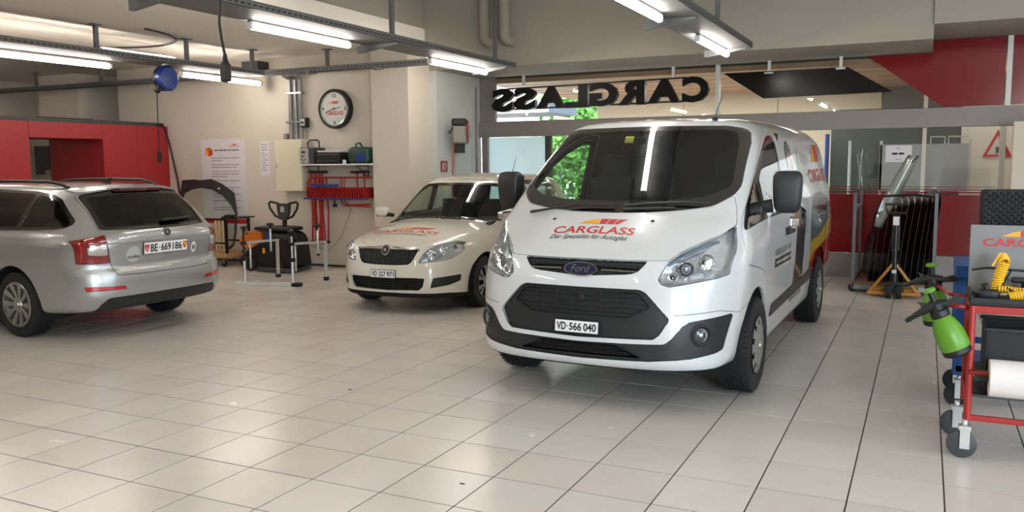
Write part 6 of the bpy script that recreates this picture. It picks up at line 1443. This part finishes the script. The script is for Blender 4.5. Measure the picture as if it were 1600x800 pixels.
tp = mesh_obj('tip', [(-.21, 11.315, 1.60), (-.15, 11.28, 1.585), (-.075, 11.32, 1.66), (-.14, 11.30, 1.655)], [(0, 1, 2, 3)], M['black'], o); md = tp.modifiers.new('s', 'SOLIDIFY'); md.thickness = .02
V, F = shield(1.15, .9, .02, .02); o = mesh_obj('windscreen', [(a*.6, b*.5, c) for a, b, c in V], F, glass('clear_screen', (.72, .78, .76), 1.5), None, True); o.location = (-.80, 12.05, .70); tag(o, 'clear tall glass leaning upright at the van-side end of the rack', 'windscreen')
# pallet truck
t = thing('pallet_truck', 'orange pallet truck with a black upright handle before the glass rack', 'pallet truck', (-.285, 10.85, 0))
for s_ in (-1, 1): part(MB().bar((.02*s_, -.02, .40), (.27*s_, .03, .05), .035, .03), 'brace', M['ochre'], t)
part(MB().box(-.29, .29, -.0, .06, .03, .075, bev=.008), 'cross_beam', M['ochre'], t)
for s_ in (-1, 1): part(MB().box(.10*s_-.0 if s_ > 0 else -.26, .26 if s_ > 0 else -.10, .06, .30, .05, .10, bev=.01), 'fork', M['ochre'], t)
part(MB().tube([(0, 0, .10), (0, 0, .42)], .045, 16), 'pump', M['blackm'], t); part(MB().box(-.075, .075, -.05, .05, .10, .20, bev=.015), 'pump_block', M['black'], t)
part(MB().tube([(0, -.02, .40), (.0, .0, .95)], .03, 12).box(-.045, .045, -.03, .03, .55, .98, bev=.01), 'handle_bar', M['blackm'], t); part(MB().tube([(-.10, 0, 1.0), (-.12, 0, 1.10), (.12, 0, 1.10), (.10, 0, 1.0), (-.10, 0, 1.0)], .016, 10), 'grip', M['black'], t)
part(MB().box(-.032, .032, -.038, -.031, .86, .96), 'label_plate', M['paper'], t); part(MB().box(-.025, .025, -.058, -.05, .30, .34), 'badge', M['alu'], t)
for s_ in (-1, 1): part(MB().lathe([(.001, -.03), (.085, -.03), (.09, -.02), (.09, .02), (.085, .03), (.001, .03)], 24, 'x', (.055*s_, -.02, .09)), 'wheel', M['rubber'], t)
# ---------------- blue trolley behind ----------------
def castor(t, x, y, r=.08, m=None):
    c = part(MB().lathe([(.001, -.019), (r*.75, -.019), (r, -.014), (r, .014), (r*.75, .019), (.001, .019)], 28, 'y', (x-.012, y, r)), 'castor', m or M['dgrey'], t)
    part(MB().box(x-.03, x+.03, y-.032, y+.032, 2*r+.005, 2*r+.03, bev=.004).box(x-.022, x+.026, y-.032, y-.024, r-.02, 2*r+.01).box(x-.022, x+.026, y+.024, y+.032, r-.02, 2*r+.01), 'fork', M['alu'], c)
    part(MB().tube([(x, y, 2*r+.02), (x, y, 2*r+.06)], .014, 10), 'stem', M['alu'], c); return c
t = thing('blue_trolley', 'blue metal trolley standing behind the red workshop trolley', 'trolley', (0, 0, 0)); B_ = M['blue']
for x in (.235, .95):
    for y in (6.15, 6.65): part(MB().box(x-.03, x+.03, y-.03, y+.03, .22, .88, bev=.006), 'post', B_, t)
part(MB().box(.20, .98, 6.10, 6.68, .86, .94, bev=.006), 'top_tray', B_, t); part(MB().box(.22, .96, 6.12, 6.66, .24, .29, bev=.006).box(.22, .96, 6.12, 6.14, .44, .48), 'shelf', B_, t)
for x in (.25, .93):
    for y in (6.2, 6.62): castor(t, x, y, .075, M['rubber'])
# ---------------- red workshop trolley ----------------
t = thing('workshop_trolley', 'red tubular workshop trolley on grey castors at the right edge', 'trolley', (0, 0, 0)); R_ = M['redm']
X0, X1, Y0, Y1 = .255, 1.15, 5.13, 5.60
for x in (X0, X1):
    for y in (Y0, Y1): part(MB().tube([(x, y, .20), (x, y, .835)], .0185, 12), 'post', R_, t)
for y in (Y0, Y1):
    part(MB().box(X0, X1, y-.014, y+.014, .795, .835, bev=.004), 'top_rail', R_, t); part(MB().box(X0, X1, y-.012, y+.012, .205 if y == Y0 else .255, .235 if y == Y0 else .28, bev=.004), 'lower_rail', R_, t)
for x in (X0, X1):
    for a, b in ((.80, .83), (.31, .335)): part(MB().box(x-.012, x+.012, Y0, Y1, a, b), 'side_rail', R_, t)
part(MB().tube([(X0, Y0+.03, .815), (X0-.12, Y0+.03, .825)], .013, 10), 'hook', R_, t); part(MB().tube([(X0, Y1-.05, .82), (X0-.10, Y1-.05, .83), (X0-.15, Y1+.12, .84), (X0-.17, Y1+.19, .86)], .011, 10), 'hook', R_, t)
part(MB().tube([(X0, Y0-.02, .475), (X1, Y0-.02, .475)], .013, 10), 'roll_bar', R_, t)
part(MB().box(X0, X1, Y0+.015, Y1-.015, .33, .345), 'shelf', M['dgrey'], t)
part(MB().box(X0+.03, X0+.2, Y0+.02, Y0+.34, .42, .46), 'green_bar', M['greend'], t, 'dark green bar')
for x, y in ((X0-.01, Y0-.02), (X0-.035, Y1-.09), (X1, Y0), (X1, Y1)): castor(t, x, y, .075)
t = thing('tool_tray', 'flat black plastic tray on top of the red trolley', 'tray', (.70, 5.36, .837)); part(MB().box(-.46, .46, -.24, .24, 0, .012, bev=.004), 'floor', M['black'], t)
part(MB().box(-.46, .46, -.24, -.225, .01, .04, bev=.004), 'rim', M['black'], t); part(MB().box(-.46, .46, .225, .24, .01, .09, bev=.004), 'rim', M['black'], t); part(MB().box(-.46, -.445, -.22, .22, .01, .05, bev=.004), 'rim', M['black'], t)
t = thing('logo_board', 'grey upright board with a red word mark and wedge on the trolley', 'board', (.71, 5.53, .852))
part(MB().box(-.465, .465, -.008, .008, 0, .388, bev=.002), 'panel', mat('grey_board', '#7c7b7b', .45, var=.12, scale=3), t)
V, F = fit_text('CARGLASS', -.40, .01, .268, .312, bold=.02); part(solid_text(MB(), V, F, lambda u, v, h: (u, -.009-h, v), 0, .002), 'logo_text', M['logored'], t)
for nm, P in LOGO: part(MB().prism([(-.31+.22*a, .325+.032*b) for a, b in P], lambda u, v, h: (u, -.009-h, v), 0, .002), 'logo_wedge', M[nm], t)
t = thing('foam_case', 'open black case lid lined with egg-crate foam behind the grey board', 'case', (.73, 5.62, .84))
part(MB().box(-.44, .44, .0, .05, 0, .60, bev=.02), 'lid', M['black'], t); part(MB().box(-.075, -.0, -.03, .04, .585, .635, bev=.008).box(-.40, -.36, -.01, .04, .57, .60, bev=.01), 'latch', M['black'], t)
V = []; F = []; nx, nz = 92, 44
for j in range(nz+1):
    for i in range(nx+1): V.append((-.425+.85*i/nx, -.004-.014*(1+math.sin(i*math.pi/2)*math.sin(j*math.pi/2)), .20+.385*j/nz))
for j in range(nz):
    for i in range(nx): F.append((j*(nx+1)+i, j*(nx+1)+i+1, (j+1)*(nx+1)+i+1, (j+1)*(nx+1)+i))
mesh_obj('foam', V, F, mat('foam', '#2c2c2f', .9), t, False)
def coil(pts, R, r, turns, m, name, parent):
    P = [Vector(p) for p in pts]; seg = [0]
    for i in range(1, len(P)): seg.append(seg[-1]+(P[i]-P[i-1]).length)
    N = turns*14; out = []
    for k in range(N+1):
        s = seg[-1]*k/N; i = 1
        while i < len(P)-1 and seg[i] < s: i += 1
        q = (s-seg[i-1])/(seg[i]-seg[i-1]); c = P[i-1].lerp(P[i], q); d = (P[i]-P[i-1]).normalized(); u = d.orthogonal().normalized(); v = d.cross(u); a = 2*math.pi*turns*k/N; out.append(c+u*R*math.cos(a)+v*R*math.sin(a))
    return part(MB().tube(out, r, 6), name, m, parent)
t = thing('coiled_hose', 'yellow coiled air hose standing in a loop on the black tray', 'hose', (0, 0, 0)); coil([(.375, 5.32, .90), (.38, 5.32, .96), (.405, 5.32, 1.05), (.40, 5.36, 1.075)], .024, .0065, 16, M['yellow'], 'coil', t)
part(MB().tube([(.40, 5.36, 1.08), (.385, 5.33, 1.10), (.35, 5.32, 1.03)], .006), 'end_piece', M['yellow'], t)
t = thing('coiled_hose.001', 'yellow coiled air hose lying flat across the black tray', 'hose', (0, 0, 0)); coil([(.385, 5.30, .905), (.47, 5.28, .895), (.60, 5.24, .90), (.75, 5.25, .90)], .022, .0065, 26, M['yellow'], 'coil', t)
t = thing('coiled_hose.002', 'short yellow coiled hose in front of the longer one on the tray', 'hose', (0, 0, 0)); coil([(.43, 5.20, .88), (.52, 5.20, .895), (.62, 5.19, .90)], .022, .0065, 16, M['yellow'], 'coil', t)
t = thing('glue_gun', 'black pneumatic gun lying among the yellow hoses', 'tool', (.33, 5.25, .85)); part(soft((0, 0, .03), (.06, .03, .03), .6), 'body', M['black'], t); part(MB().tube([(.0, 0, .04), (-.02, 0, .09)], .016), 'grip', M['black'], t); part(MB().tube([(.04, 0, .03), (.10, -.03, .04)], .008), 'nozzle', M['alu'], t)
tag(MB().tube([(.26, 5.45, .99), (.33, 5.40, 1.01), (.45, 5.42, 1.0), (.62, 5.45, .99), (.80, 5.44, 1.0)], .006, 8).tube([(.45, 5.42, 1.0), (.40, 5.30, .93), (.5, 5.2, .87)], .006, 8).build('cable', M['black']), 'black cable draped over the tray in front of the grey board', 'cable')
for k, (x, lab) in enumerate(((.52, 'black suction lifter on the tray behind the yellow hoses'), (.64, 'second black suction lifter, right of the first on the tray'))):
    o = thing('suction_lifter', lab, 'tool', (x, 5.42, .85), 0); part(MB().lathe([(.055, 0), (.05, .02), (.02, .03), (.02, .08), (.001, .08)], 20, 'z'), 'cup', M['rubber'], o); part(MB().box(-.07, .07, -.015, .015, .08, .11, bev=.01), 'grip', M['black'], o)
t = thing('plastic_crate', 'black plastic crate under the top of the red trolley', 'crate', (.70, 5.37, .565))
part(MB().box(-.36, .36, -.20, .20, -.21, -.20), 'floor', M['black'], t)
for a in ((-.36, .36, -.21, -.20), (-.36, .36, .20, .21)): part(MB().box(*a, -.21, .145, bev=.002), 'side', mat('crate_black', '#070708', .6), t)
for a in ((-.37, -.36, -.21, .21), (.36, .37, -.21, .21)): part(MB().box(*a, -.21, .145, bev=.002), 'side', mat('crate_black', '#070708', .6), t)
for y in (-.215, .205): part(MB().box(-.38, .38, y-.008, y+.018, .13, .15, bev=.004), 'rim', M['black'], t)
t = thing('paper_roll', 'thick white paper towel roll on the red cross bar', 'paper roll', (0, 5.10, .455))
part(MB().lathe([(.03, .345), (.095, .345), (.099, .349), (.099, 1.05), (.03, 1.05)], 40, 'x'), 'roll', mat('towel', '#d9d3ce', .85, bump=.1), t); part(MB().lathe([(.030, .344), (.024, .344), (.024, 1.05)], 24, 'x'), 'core', mat('card', '#6b4a3a', .8), t)
# sprayers
def sprayer(x, y, z, rx, ry, lab):
    t = thing('pressure_sprayer', lab, 'sprayer', (x, y, z)); t.scale = (1.12, 1.12, 1.12); t.rotation_euler = (rx, ry, math.radians(0))
    part(MB().lathe([(.001, 0), (.056, 0), (.066, .008), (.068, .03)], 28), 'base', M['black'], t)
    part(MB().lathe([(.066, .03), (.07, .05), (.071, .09), (.066, .13), (.055, .165), (.042, .19), (.036, .20)], 28), 'bottle', M['green'], t, 'green bottle')
    part(MB().lathe([(.040, .195), (.044, .20), (.044, .225), (.034, .235), (.030, .26), (.001, .262)], 24), 'collar', M['black'], t)
    part(MB().tube([(0, 0, .25), (0, 0, .33)], .014, 12), 'pump_rod', M['black'], t); part(MB().lathe([(.001, .345), (.024, .343), (.03, .335), (.028, .325), (.001, .325)], 20), 'pump_knob', M['green'], t)
    part(MB().tube([(.05, 0, .25), (-.02, 0, .26), (-.09, 0, .245), (-.135, 0, .235)], [.02, .026, .016, .010], 12), 'spray_head', M['black'], t); part(MB().tube([(-.13, 0, .236), (-.155, 0, .23)], [.014, .010], 12), 'nozzle', M['black'], t)
    part(MB().prism([(.03, .255), (.10, .27), (.13, .25), (.12, .235), (.05, .235)], lambda u, v, h: (u, h, v), -.014, .014), 'handle', M['black'], t); part(MB().prism([(-.03, .275), (-.07, .30), (-.06, .27)], lambda u, v, h: (u, h, v), -.008, .008), 'trigger', M['black'], t)
sprayer(.10, 5.78, .60, 0, math.radians(-7), 'upright green pressure sprayer hanging behind the tilted one')
sprayer(.20, 5.12, .565, 0, math.radians(-25), 'tilted green pressure sprayer hooked on the front of the red trolley')
for k, (x, y, s_) in enumerate(((-3.67, 4.88, .012), (-2.05, 3.63, .010), (-5.3, 3.3, .009))):
    tag(MB().box(x-s_, x+s_*1.6, y-s_*.6, y+s_*.6, .0005, .003).build('debris', M['ink']), ('tiny dark scrap of litter on the floor before the estate', 'tiny dark scrap on the floor in front of the van', 'tiny dark splinter on the floor of the left foreground')[k], 'litter')
bpy.context.view_layer.update()
